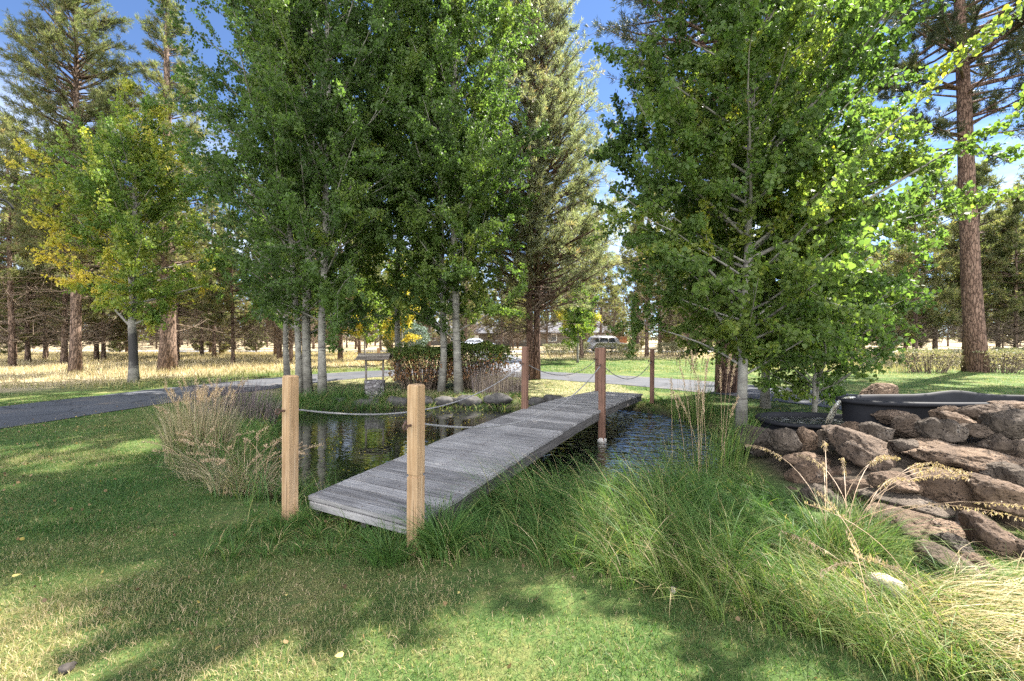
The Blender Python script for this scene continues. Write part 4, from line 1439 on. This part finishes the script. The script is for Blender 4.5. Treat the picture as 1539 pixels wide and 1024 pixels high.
ROCKS = [
    ((105, 250, 290, 415), 5.35, 0, 'dark pitted boulder at the left tip of the rock heap by the pond'),
    ((255, 275, 400, 400), 5.0, 0, 'squat brown block right of the left tip boulder'),
    ((385, 275, 490, 400), 4.95, 0, 'rounded brown boulder between the squat block and the long sloping slab'),
    ((475, 280, 552, 375), 4.9, 0, 'small round knob against the top of the long sloping slab'),
    ((520, 320, 970, 490), 4.45, .42, 'long sloping grey brown slab in the middle of the heap'),
    ((595, 245, 725, 330), 5.15, 0, 'flat dark stone under the front lip of the lower black tub'),
    ((712, 245, 862, 348), 4.75, 0, 'smooth reddish egg shaped stone below the waterfall'),
    ((740, 180, 950, 262), 5.1, .05, 'wide brown stone under the spout of the upper black tub'),
    ((858, 205, 1022, 337), 4.75, 0, 'sparkling rough lump under the front rim of the upper tub'),
    ((718, 55, 887, 192), 5.9, -.2, 'dark upright boulder at the left end of the upper black tub'),
    ((1008, 225, 1215, 362), 4.35, .1, 'large rounded lump leaning against the lobed slab'),
    ((1050, 165, 1205, 245), 4.7, 0, 'brown stone tucked right under the upper tub rim'),
    ((1080, 198, 1272, 285), 4.45, .15, 'rough flat cap stone on top of the large rounded lump'),
    ((1195, 150, 1430, 245), 4.5, -.05, 'long pale topped rock high on the heap before the upper tub'),
    ((1325, 180, 1570, 328), 4.1, -.05, 'big smooth topped boulder at the upper right edge'),
    ((1205, 252, 1358, 332), 4.25, 0, 'small dark block between cap stone and big smooth topped boulder'),
    ((1375, 143, 1560, 185), 4.7, 0, 'low flat rock touching the right part of the upper tub'),
    ((852, 330, 1022, 405), 4.35, .1, 'flat weathered stone left above the lobed slab'),
    ((932, 345, 1492, 482), 3.95, .04, 'long lobed slab lying across the middle of the heap'),
    ((1345, 315, 1580, 462), 3.95, 0, 'purplish rock behind the right end of the lobed slab'),
    ((990, 470, 1302, 675), 3.6, .12, 'large angular block below the lobed slab'),
    ((1255, 540, 1600, 700), 3.3, .38, 'big slanted block with pale top at the right edge'),
    ((1345, 455, 1580, 590), 3.6, .1, 'dull red rock above the big slanted block'),
    ((342, 438, 545, 585), 4.45, .05, 'dark angular stone low on the left side of the heap'),
    ((515, 468, 725, 562), 4.45, .15, 'dark flat stone under the long sloping slab'),
    ((335, 398, 545, 472), 4.7, .05, 'brown slab above the dark angular stone'),
    ((412, 558, 602, 765), 3.85, -.1, 'rounded grey brown boulder at the bottom left of the heap'),
    ((765, 498, 995, 615), 3.75, .1, 'sunlit tan rock behind the arching seed heads'),
    ((735, 600, 1115, 690), 3.6, .05, 'shaded wide rock under the arching seed heads'),
    ((715, 690, 1245, 835), 3.35, .1, 'long dark rock low behind the golden grass'),
    ((1215, 735, 1520, 915), 3.05, .72, 'slanting long block at the lower right of the heap'),
    ((1075, 800, 1235, 905), 3.05, .2, 'small brown rock beside the slanting long block'),
    ((1005, 895, 1320, 1010), 2.75, .35, 'pale topped slab half buried in straw'),
    ((1205, 900, 1355, 1015), 2.85, .2, 'brown stone in the grass right of the pale topped slab'),
    ((1445, 828, 1560, 925), 2.95, 0, 'small dark rock at the right edge under the slanting block'),
    ((310, 568, 435, 655), 4.3, 0, 'shadowed rock behind the tall grass at the heap foot'),
    ((1380, 600, 1580, 880), 3.45, .1, 'dark rock filling the gap behind the slanting long block'),
    ((580, 520, 800, 700), 4.0, .1, 'hidden dark rock between grey brown boulder and arching grass'),
    ((1080, 660, 1290, 800), 3.55, 0, 'shaded block beneath the large angular block'),
]
for k, (b, d, roll, lab) in enumerate(ROCKS):
    rock(lab, *ck(*b), d, roll, k, .75, 3 if 'lobed' in lab else 0)

# far bank stones
bank = [(508, 604, 40, 17), (552, 605, 44, 20), (596, 604, 36, 20), (632, 603, 38, 18), (668, 602, 34, 17), (704, 601, 44, 20), (748, 600, 46, 21), (806, 602, 30, 18), (832, 601, 42, 22), (864, 602, 26, 16), (470, 606, 34, 16), (436, 609, 30, 16)]
BL = ['left of the well foot', 'under the well', 'right of the well', 'below the left clipped shrub', 'in front of the pale trunked aspen', 'below the right clipped shrub', 'left of the reddish middle post, large and flat',
      'right beside the reddish middle post', 'largest, right of the reddish middle post', 'against the far left deck edge', 'below the double trunked aspen', 'at the left end of the row']
for k, ((cx, cy, w, h), l) in enumerate(zip(bank, BL)):
    p = at(cx, cy, 11.0)
    rock('grey stone of the far bank row ' + l, 0, 0, 0, 0, 0, 0, 300 + k, 1, 0, 'bank_stone', 'bank_stone', 'stone', 'stones edging the far bank', 3, (p[0], 11.0, p[2] - .02), (w / F * 5.6, .22, h / F * 5.8))
rock('pale rounded stone nested in the bright yellow grass', 0, 0, 0, 0, 0, 0, 340, 1, 0, 'pale_stone', 'stone', 'stone', None, 3, (2.22, 2.55, .07), (.12, .11, .09))
rock('small white stone at the edge of the lawn below the tall grass', 0, 0, 0, 0, 0, 0, 341, 1, 0, 'pale_stone', 'stone', 'stone', None, 3, (.97, 2.62, .02), (.022, .02, .025))
rock('dark clod lying on the lawn at the bottom left', 0, 0, 0, 0, 0, 0, 342, 1, 0, 'dung', 'clod', 'clod', None, 3, (-2.07, 2.01, .015), (.035, .03, .022))
rock('brown weathered log stub standing beyond the well', 0, 0, 0, 0, 0, 0, 343, 1, 0, 'post_tan', 'log_stub', 'stump', None, 3, (-5.7, 18.5 + 0, .0), (.14, .14, 1.15)) if False else None


# ------------------------------------------------------------------ black tubs and waterfall
def tub(name, label, cx, cy, rx, ry, zrim, depth, rz, water, seed, lift=None):
    rg = np.random.default_rng(seed)
    t = thing(name, label, 'pond tub', (cx, cy, 0), rz, 'black plastic pond tubs')
    n = 72
    th = np.arange(n) * 2 * PI / n
    out = 1 + .05 * np.sin(2 * th + 1) + .04 * np.sin(3 * th + seed)
    px, py = rx * np.sign(np.cos(th)) * np.abs(np.cos(th)) ** .8 * out, ry * np.sign(np.sin(th)) * np.abs(np.sin(th)) ** .8 * out
    zr = np.full(n, zrim)
    if lift is not None: zr = zr + lift(px, py)
    prof = [(.98, -depth * .9), (1.0, -.08), (1.02, -.05), (1.06, -.045), (1.075, -.02), (1.06, .0), (1.02, .008), (.985, -.005), (.965, -.04), (.90, -depth * .8), (.6, -depth * .9)]
    v = []
    for s, dz in prof:
        # keep the lip width in metres
        ex = (s - 1) * .9
        v.append(np.c_[px + ex * np.cos(th), py + ex * np.sin(th), zr + dz] if s > .93 else np.c_[px * s, py * s, zr + dz])
    m = len(prof)
    v = np.concatenate(v)
    i, j = np.meshgrid(np.arange(m - 1), np.arange(n), indexing='ij')
    q = np.stack([i * n + j, i * n + (j + 1) % n, (i + 1) * n + (j + 1) % n, (i + 1) * n + j], -1).reshape(-1, 4)
    MB().add(v, [q, ((m - 1) * n + np.arange(n))[None]]).build('shell', M['plastic'], t, True)
    wv = np.c_[px * (.95 if rx < 1 else .9), py * (.95 if rx < 1 else .9), np.full(n, zrim - (.055 if rx < 1 else .16))]
    MB().add(wv, [np.arange(n)[None]]).build('water_surface', M['tub_water'], t)
    return t


tub('pond_tub', 'long black plastic tub high on the lava rocks', 5.55, 5.42, 1.35, .36, .79, .34, .0, True, 1, lambda x, y: .055 * np.exp(-((x - .35) / .3) ** 2) * ss(-.1, .2, y))
tub('pond_tub', 'small oval black tub below the waterfall, half full of rippling water', 4.13, 5.92, .66, .46, .45, .34, -.05, True, 2)
# black liner edge at the pond
t = np.linspace(0, 1, 24)
mb = MB()
pa = np.c_[3.0 + .75 * t, 5.75 + 1.1 * t - .15 * np.sin(3 * t), np.full(24, .02) + .05 * np.sin(6 * t)]
vs = []
for s in range(24):
    vs += [pa[s] + [-.22, .06, -.32], pa[s] + [-.12, .03, -.05], pa[s] + [-.02, .0, .05], pa[s] + [.10, -.03, .06], pa[s] + [.25, -.06, -.06]]
i, j = np.meshgrid(np.arange(23), np.arange(4), indexing='ij')
k = (i * 5 + j).ravel()
mb.add(np.array(vs), [np.stack([k, k + 5, k + 6, k + 1], 1)])
tag(mb.build('pond_liner', M['liner'], None, True), 'black pond liner edge showing left of the lower tub', 'pond liner')


def mat_fall():
    m, nt, b = new_mat('falling_water', .12, .6)
    v = coords(nt, (30, 30, 3))
    f = noise_f(nt, v, 1.2, 4)
    nt.links.new(ramp(nt, f, [(.35, (.22, .19, .13)), (.6, (.45, .42, .34)), (.75, (.8, .8, .78))]), b.inputs['Base Color'])
    b.inputs['Transmission Weight'].default_value = .35
    return m


M['fall'] = mat_fall()
mb = MB()
p0, p1 = np.array([4.26, 5.36, .80]), np.array([4.30, 5.66, .42])
s = np.linspace(0, 1, 12)
for k in range(5):
    o = np.array([-.06 + .03 * k, .02 * k, 0])
    c = np.c_[p0[0] + o[0] - .16 * s, p0[1] + o[1] + .22 * s, p0[2] + .03 * np.sin(PI * s * .6) - .40 * s ** 2]
    mb.tube(c, .012 + .008 * np.sin(3 * s + k), 6)
tag(mb.build('waterfall', M['fall'], None, True), 'thin water stream spilling from the upper tub into the lower tub', 'waterfall')


# ------------------------------------------------------------------ wishing well
wx, wy, wz = base(563, 596)
w = thing('wishing_well', 'small stone wishing well with wooden roof on the far bank', 'wishing well', (wx, wy, wz), .12)
n = 28
th = np.arange(n) * 2 * PI / n
prof = [(.255, -.08), (.26, .1), (.258, .36), (.27, .38), (.27, .42), (.2, .42), (.19, .38), (.19, .1)]
v = np.concatenate([np.c_[r_ * np.cos(th) * (1 + .02 * np.sin(5 * th)), r_ * np.sin(th), np.full(n, z_)] for r_, z_ in prof])
i, j = np.meshgrid(np.arange(len(prof) - 1), np.arange(n), indexing='ij')
q = np.stack([i * n + j, i * n + (j + 1) % n, (i + 1) * n + (j + 1) % n, (i + 1) * n + j], -1).reshape(-1, 4)
MB().add(v, [q, (7 * n + np.arange(n))[None]]).build('stone_base', M['stonework'], w)
for sx_ in (-1, 1):
    MB().box((sx_ * .22, 0, .68), (.045, .045, .60), None, .004).build('upright', M['well_wood'], w)
mb = MB()
for sy_ in (-1, 1):
    for r_ in range(4):
        yy = sy_ * (.04 + .085 * r_)
        a = sy_ * -.42
        rx = np.array([[1, 0, 0], [0, math.cos(a), -math.sin(a)], [0, math.sin(a), math.cos(a)]])
        mb.box((random.uniform(-.008, .008), yy, 1.115 - .037 * r_), (.82 + random.uniform(-.02, .02), .10, .016), rx, .002, random.random())
mb.build('roof', M['well_wood'], w)
MB().box((0, 0, .955), (.50, .05, .04), None, .004).build('crossbar', M['well_wood'], w)
# tan stake behind the well
p = base(569, 545)
tag(MB().box((p[0], p[1], .42), (.20, .16, 1.0), rotz(.3), .02).build('wooden_stake', M['post_tan']), 'short pale wooden stake standing in the meadow behind the well', 'stake')


# ------------------------------------------------------------------ cars
def car(label, loc, rz, paint, suv=True):
    t = thing('parked_car', label, 'car', loc, rz, 'cars parked along the street')
    L, Wd = (4.75, 1.85) if suv else (4.4, 1.78)
    Hh = 1.74 if suv else 1.48
    # side outline (x forward): lower body
    low = [(-L / 2, .42), (-L / 2 + .02, .85), (-L / 2 + .10, 1.02), (L / 2 - 1.35, 1.02), (L / 2 - .55, .94), (L / 2 - .12, .80), (L / 2, .62), (L / 2 - .02, .36), (L / 2 - .3, .24), (-L / 2 + .2, .26)]
    if suv: cab = [(-L / 2 + .06, 1.0), (-L / 2 + .34, Hh - .12), (-L / 2 + .75, Hh), (.35, Hh - .03), (.62, Hh - .10), (L / 2 - 1.28, 1.0)]
    else: cab = [(-L / 2 + .55, 1.0), (-L / 2 + 1.15, Hh - .08), (-L / 2 + 1.6, Hh), (.2, Hh - .02), (.5, Hh - .12), (L / 2 - 1.25, 1.0)]

    def prism(mb, poly, y0, y1, shrink=0.0, zc=1.0):
        bm = bmesh.new()
        a = []
        for (x_, z_) in poly:
            s_ = shrink * max(0, z_ - zc)
            a.append((bm.verts.new((x_, y0 + s_, z_)), bm.verts.new((x_, y1 - s_, z_))))
        m = len(poly)
        for k_ in range(m):
            bm.faces.new((a[k_][0], a[(k_ + 1) % m][0], a[(k_ + 1) % m][1], a[k_][1]))
        bm.faces.new([x_[0] for x_ in a][::-1]); bm.faces.new([x_[1] for x_ in a])
        bmesh.ops.recalc_face_normals(bm, faces=bm.faces)
        bmesh.ops.bevel(bm, geom=list(bm.edges), offset=.04, segments=2, affect='EDGES')
        v, f = from_bm(bm)
        mb.add(v, f)
    mb = MB()
    prism(mb, low, -Wd / 2, Wd / 2)
    prism(mb, cab, -Wd / 2 + .04, Wd / 2 - .04, .28)
    mb.build('body', M[paint], t, True)
    # glass: side strips and screens, proud of the cabin
    for sy_ in (-1, 1):
        xs = [(-L / 2 + .42, -L / 2 + 1.15), (-L / 2 + 1.22, -.25), (-.18, .62)] if suv else [(-L / 2 + 1.1, -.35), (-.28, .55)]
        for a, b in xs:
            mbw = MB()
            y0, y1 = sy_ * (Wd / 2 - .04 + .004 - .28 * .06), sy_ * (Wd / 2 - .04 + .004 - .28 * (Hh - .2 - 1.0))
            b2 = b - .05 if b < .5 else b - .32
            a2 = a + .03 if a > -L / 2 + .6 else a + .1
            vv = np.array([(a, y0, 1.06), (b, y0, 1.06), (b2, y1, Hh - .2), (a2, y1, Hh - .2)])
            vv = np.concatenate([vv, vv - [0, sy_ * .03, 0]])
            mbw.add(vv, [np.array([[0, 1, 2, 3], [7, 6, 5, 4], [0, 4, 5, 1], [1, 5, 6, 2], [2, 6, 7, 3], [3, 7, 4, 0]])])
            mbw.build('side_window', M['car_glass'], t)
    c0, c1 = np.array(cab[4]), np.array(cab[5])
    for nm, c0, c1, dx in (('windscreen', np.array(cab[4]), np.array(cab[5]), .012), ('rear_window', np.array(cab[1]), np.array(cab[0]), -.012)):
        pa, pb = c0 + (c1 - c0) * .08, c0 + (c1 - c0) * .88
        wy0, wy1 = Wd / 2 - .04 - .28 * (pa[1] - 1) - .10, Wd / 2 - .04 - .28 * (pb[1] - 1) - .08
        vv = np.array([(pa[0] + dx, -wy0, pa[1] + .01), (pa[0] + dx, wy0, pa[1] + .01), (pb[0] + dx, wy1, pb[1] + .01), (pb[0] + dx, -wy1, pb[1] + .01)])
        vv = np.concatenate([vv, vv - [dx * 3, 0, .02]])
        MB().add(vv, [np.array([[0, 1, 2, 3], [7, 6, 5, 4], [0, 4, 5, 1], [1, 5, 6, 2], [2, 6, 7, 3], [3, 7, 4, 0]])]).build(nm, M['car_glass'], t)
    for sx_ in (-L / 2 + .85, L / 2 - .9):
        for sy_ in (-1, 1):
            wl = MB()
            y_ = sy_ * (Wd / 2 - .09)
            th = np.linspace(0, 2 * PI, 25)[:-1]
            wl.tube([(sx_, y_ - .11, .34), (sx_, y_ - .09, .34), (sx_, y_ + .09, .34), (sx_, y_ + .115, .34)], [.30, .34, .34, .30], 24)
            wo = wl.build('wheel', M['tyre'], t, False)
            r2 = MB()
            yo = y_ + sy_ * .117
            r2.tube([(sx_, yo - .006, .34), (sx_, yo + .006, .34)], [.21, .19], 16)
            for q_ in range(5):
                a = q_ * 2 * PI / 5
                r2.box((sx_ + .1 * math.cos(a), yo + sy_ * .008, .34 + .1 * math.sin(a)), (.2, .012, .035), roty(-a))
            r2.build('rim', M['alloy'], wo)
    for sy_ in (-1, 1):
        MB().box((-L / 2 + .03, sy_ * (Wd / 2 - .16), .92), (.10, .30, .17), None, .02).build('tail_light', M['tail_red'], t)
        MB().box((L / 2 - .15, sy_ * (Wd / 2 - .22), .76), (.20, .36, .12), None, .02).build('headlight', M['lamp_clear'], t)
    MB().box((.55, -(Wd / 2 + .08), 1.08), (.14, .16, .11), None, .02).build('mirror', M[paint], t)
    MB().box((.55, (Wd / 2 + .08), 1.08), (.14, .16, .11), None, .02).build('mirror', M[paint], t)
    if suv:
        for sy_ in (-1, 1):
            MB().tube([(-L / 2 + .75, sy_ * .62, Hh - .01), (-L / 2 + .85, sy_ * .62, Hh + .05), (.2, sy_ * .62, Hh + .035), (.32, sy_ * .62, Hh - .02)], .018, 6).build('roof_rail', M['alloy'], t)
    return t


car('dark grey estate car with red tail lamp parked behind the sagebrush', (10.75, 48.0, .03), 0.0, 'grey_paint', True)
car('white car parked on the street behind the right clipped shrub', (-4.2, 53.2, .02), .05, 'white_paint', False)


# ------------------------------------------------------------------ houses
def house(label, loc, rz, Lx, Ly, hw, hr):
    t = thing('house', label, 'house', loc, rz, 'houses across the street')
    mb = MB()
    mb.box((0, 0, hw / 2), (Lx, Ly, hw))
    mb.add(np.array([(-Lx / 2 + .01, -Ly / 2 + .01, hw), (-Lx / 2 + .01, Ly / 2 - .01, hw), (-Lx / 2 + .01, 0, hw + hr - .15), (Lx / 2 - .01, -Ly / 2 + .01, hw), (Lx / 2 - .01, Ly / 2 - .01, hw), (Lx / 2 - .01, 0, hw + hr - .15)]),
           [np.array([[0, 1, 2], [3, 5, 4]])])
    mb.build('wall', M['wall_paint'], t)
    rf = MB()
    e = .6
    v = []
    for x_ in (-Lx / 2 - e, Lx / 2 + e):
        for y_, z_ in ((-Ly / 2 - e, hw - .25), (0, hw + hr), (Ly / 2 + e, hw - .25)):
            v += [(x_, y_, z_), (x_, y_, z_ + .2)]
    v = np.array(v)
    q = [[0, 2, 3, 1], [2, 4, 5, 3], [6, 7, 9, 8], [8, 9, 11, 10], [1, 3, 9, 7], [3, 5, 11, 9], [0, 6, 8, 2], [2, 8, 10, 4], [0, 1, 7, 6], [4, 10, 11, 5]]
    rf.add(v, [np.array(q)])
    ro = rf.build('roof', M['roof_grey'], t)
    MB().box((Lx * .22, .6, hw + hr + .2), (.7, .7, 1.4)).build('chimney', M['wall_paint'], ro)
    for k_, x_ in enumerate((-Lx * .36, -Lx * .12, Lx * .34)):
        fr = MB().box((x_, -Ly / 2 - .02, 1.55), (1.7, .08, 1.3), None, .02).build('window', M['white_trim'], t)
        MB().box((x_, -Ly / 2 - .045, 1.55), (1.5, .06, 1.1)).build('pane', M['pane'], fr)
    d_ = MB().box((Lx * .1, -Ly / 2 - .03, 1.05), (1.0, .08, 2.1), None, .02).build('door', M['white_trim'], t)
    return t


house('low grey roofed house far behind the grey car', (9.5, 84, 0), .06, 20, 9, 2.6, 2.0)
house('low grey roofed house far behind the white car', (-9, 92, 0), -.05, 20, 9, 2.6, 2.1)
fo = thing('wooden_fence', 'orange stained wooden fence beyond the nose of the grey car', 'fence', (15.6, 66, 0), .02)
mb = MB()
for k in range(24):
    mb.box((-1.9 + .165 * k, 0, .95), (.15, .025, 1.7 + random.uniform(-.02, .02)), None, 0, random.random())
mb.build('boards', M['fence_orange'], fo)
MB().box((0, .04, .5), (4, .05, .09)).build('rail', M['fence_orange'], fo)
MB().box((0, .04, 1.4), (4, .05, .09)).build('rail', M['fence_orange'], fo)

# black hook at the left edge
hk = thing('plant_hook', 'black curved iron hook reaching in at the left edge of the lawn', 'plant hook', (-6.55, 5.35, gz(-6.55, 5.35)))
s = np.linspace(0, 1, 20)
hkx, hky = -6.55, 5.35
pts = np.concatenate([np.c_[np.zeros(6), np.zeros(6), np.linspace(-.2, 3.0, 6)], np.c_[.28 * np.sin(np.linspace(.1, PI * .95, 16)) * 1 + .10 * np.linspace(0, 1, 16), np.zeros(16), 3.0 + .35 * np.sin(np.linspace(.1, PI * .95, 16)) ]])
th = np.linspace(0, PI * .85, 18)
arc = np.c_[.20 - .20 * np.cos(th), np.zeros(18), 3.05 + .22 * np.sin(th)]
pts = np.concatenate([np.c_[np.zeros(6), np.zeros(6), np.linspace(-.2, 3.0, 6)], arc])
MB().tube(pts, .013, 8).build('rod', M['iron'], hk, True)

# fallen leaves on the lawn
for k, (px, py, lab) in enumerate(((25, 876, 'large yellow fallen leaf on the lawn at the left'), (510, 1003, 'greyish fallen leaf curled on the lawn at the bottom'), (690, 905, 'tiny yellow fallen leaf below the tall grass'), (430, 905, 'tiny yellow fallen leaf in the middle of the lawn'))):
    p = base(px, py)
    s_ = .045 if k < 2 else .02
    v = LEAF7 * s_ * np.array([1, 1, 2.5])
    v = v @ rotz(k * 1.3).T + np.array([0, 0, .045])
    o = MB().add(v, [np.arange(8)[None]]).build('fallen_leaf', M['dead_leaf'])
    o.location = p
    tag(o, lab, 'leaf', 'fallen leaves on the lawn')

# litter: bits of leaf on the lawn and on the water
rg = np.random.default_rng(99)
x, y = scatter(1100, 1.8, 10, -150, 1650, rg)
ok = (sd_poly(x, y, POND) > .5) & (sd_poly(x, y, MOUND) > .2) & (seg_dist(x, y, ROAD, False) > 1.0)
x, y = x[ok], y[ok]; m = len(x)
c = np.c_[x, y, ground_z(x, y) + rg.uniform(.015, .04, m)]
v, f, ti = leaf_mesh(c, .026, np.clip(rg.uniform(.5, 1, m), 0, 1), LEAF7, rg, 0)
M['litter'] = leafy('litter_leaf', [(0, (.09, .055, .03)), (.6, (.09, .055, .03)), (.85, (.20, .13, .06)), (1, (.40, .31, .07))], .2, 1.2)
tag(MB().add(v, f, ti).build('leaf_litter', M['litter']), kind='stuff', label='scattered yellow and brown leaf bits on the lawn')
x, y = scatter(700, 4.4, 10.6, 330, 760, rg)
ok = (sd_poly(x, y, POND) < -.05) & (n2(x, y, .8, 91) > .1)
x, y = x[ok], y[ok]; m = len(x)
a = rg.uniform(0, 6.28, m)
T = LEAF7 * .03
v = np.stack([np.c_[x[:, None] + T[None, :, 0] * np.cos(a)[:, None] - T[None, :, 1] * np.sin(a)[:, None]], np.c_[y[:, None] + T[None, :, 0] * np.sin(a)[:, None] + T[None, :, 1] * np.cos(a)[:, None]], np.full((m, 8), WZ + .004)], 2)
tag(MB().add(v.reshape(-1, 3), [np.arange(m * 8).reshape(m, 8)], rg.uniform(.55, 1, m)).build('floating_leaves', M['yellow_leaf']), kind='stuff', label='small leaves floating on the pond')

# ------------------------------------------------------------------ sky, sun, camera
SUN_AZ = math.atan2(.80, .60)        # from +Y towards +X
SUN_EL = math.radians(52)
w = bpy.data.worlds.new('World')
S.world = w
w.use_nodes = True
nt = w.node_tree
bg = nt.nodes['Background']
sky = nt.nodes.new('ShaderNodeTexSky')
sky.sky_type = 'NISHITA'
sky.sun_disc = False
sky.sun_elevation = SUN_EL
sky.sun_rotation = SUN_AZ
sky.altitude = 1200
sky.air_density = .62
sky.dust_density = .0
sky.ozone_density = 4.5
tc = nt.nodes.new('ShaderNodeTexCoord')
mp = nt.nodes.new('ShaderNodeMapping')
mp.inputs['Scale'].default_value = (1.2, 1.2, 6)
nt.links.new(tc.outputs['Generated'], mp.inputs['Vector'])
cn = noise_f(nt, mp.outputs['Vector'], 2.2, 6, .6, .4)
sxyz = nt.nodes.new('ShaderNodeSeparateXYZ')
nt.links.new(tc.outputs['Generated'], sxyz.inputs[0])
low = ramp(nt, sxyz.outputs['Z'], [(.0, (.45, .45, .45)), (.22, (.7, .7, .7)), (.42, (0, 0, 0))])
back = ramp(nt, sxyz.outputs['Y'], [(.0, (1, 1, 1)), (.35, (0, 0, 0))])     # unseen bright cloud added behind the camera to lift the shade
back = ramp(nt, mathn(nt, 'ADD', mathn(nt, 'MULTIPLY', sxyz.outputs['Y'], .5), .5), [(.18, (.85, .85, .85)), (.48, (0, 0, 0))])

cf = ramp(nt, cn, [(.37, (0, 0, 0)), (.60, (1, 1, 1))])
cfm = mixc(nt, 1.0, cf, low, 'MULTIPLY')
col = mixc(nt, mathn(nt, 'MULTIPLY', cfm, .8), sky.outputs[0], (6.2, 6.5, 6.9))
col = mixc(nt, mixc(nt, 1.0, cf, back, 'MULTIPLY'), col, (30, 30.5, 31.5))
nt.links.new(col, bg.inputs['Color'])
bg.inputs['Strength'].default_value = .05

sun = bpy.data.lights.new('sun', 'SUN')
sun.energy = 3.9
sun.angle = math.radians(.53)
sun.color = (1, .95, .87)
so = bpy.data.objects.new('sun', sun)
COL.objects.link(so)
dirv = Vector((math.sin(SUN_AZ) * math.cos(SUN_EL), math.cos(SUN_AZ) * math.cos(SUN_EL), math.sin(SUN_EL)))
so.rotation_euler = dirv.to_track_quat('Z', 'Y').to_euler()

cam = bpy.data.cameras.new('camera')
cam.sensor_width = 36
cam.lens = 36 * F / 1539
cam.shift_y = -(512 - HY) / 1539
cam.clip_end = 3000
cam.clip_start = .05
co = bpy.data.objects.new('camera', cam)
COL.objects.link(co)
co.location = (0, 0, CAMZ)
co.rotation_euler = (PI / 2, 0, 0)
S.camera = co

S.view_settings.view_transform = 'Standard'
S.view_settings.look = 'None'
S.view_settings.exposure = 2.78
S.view_settings.gamma = 1
S.cycles.max_bounces = 8
S.cycles.diffuse_bounces = 4
S.cycles.glossy_bounces = 3
S.cycles.transmission_bounces = 5
S.cycles.transparent_max_bounces = 4
S.cycles.caustics_reflective = False
S.cycles.caustics_refractive = False
S.cycles.sample_clamp_indirect = .8
S.cycles.use_denoising = False
S.cycles.use_adaptive_sampling = False
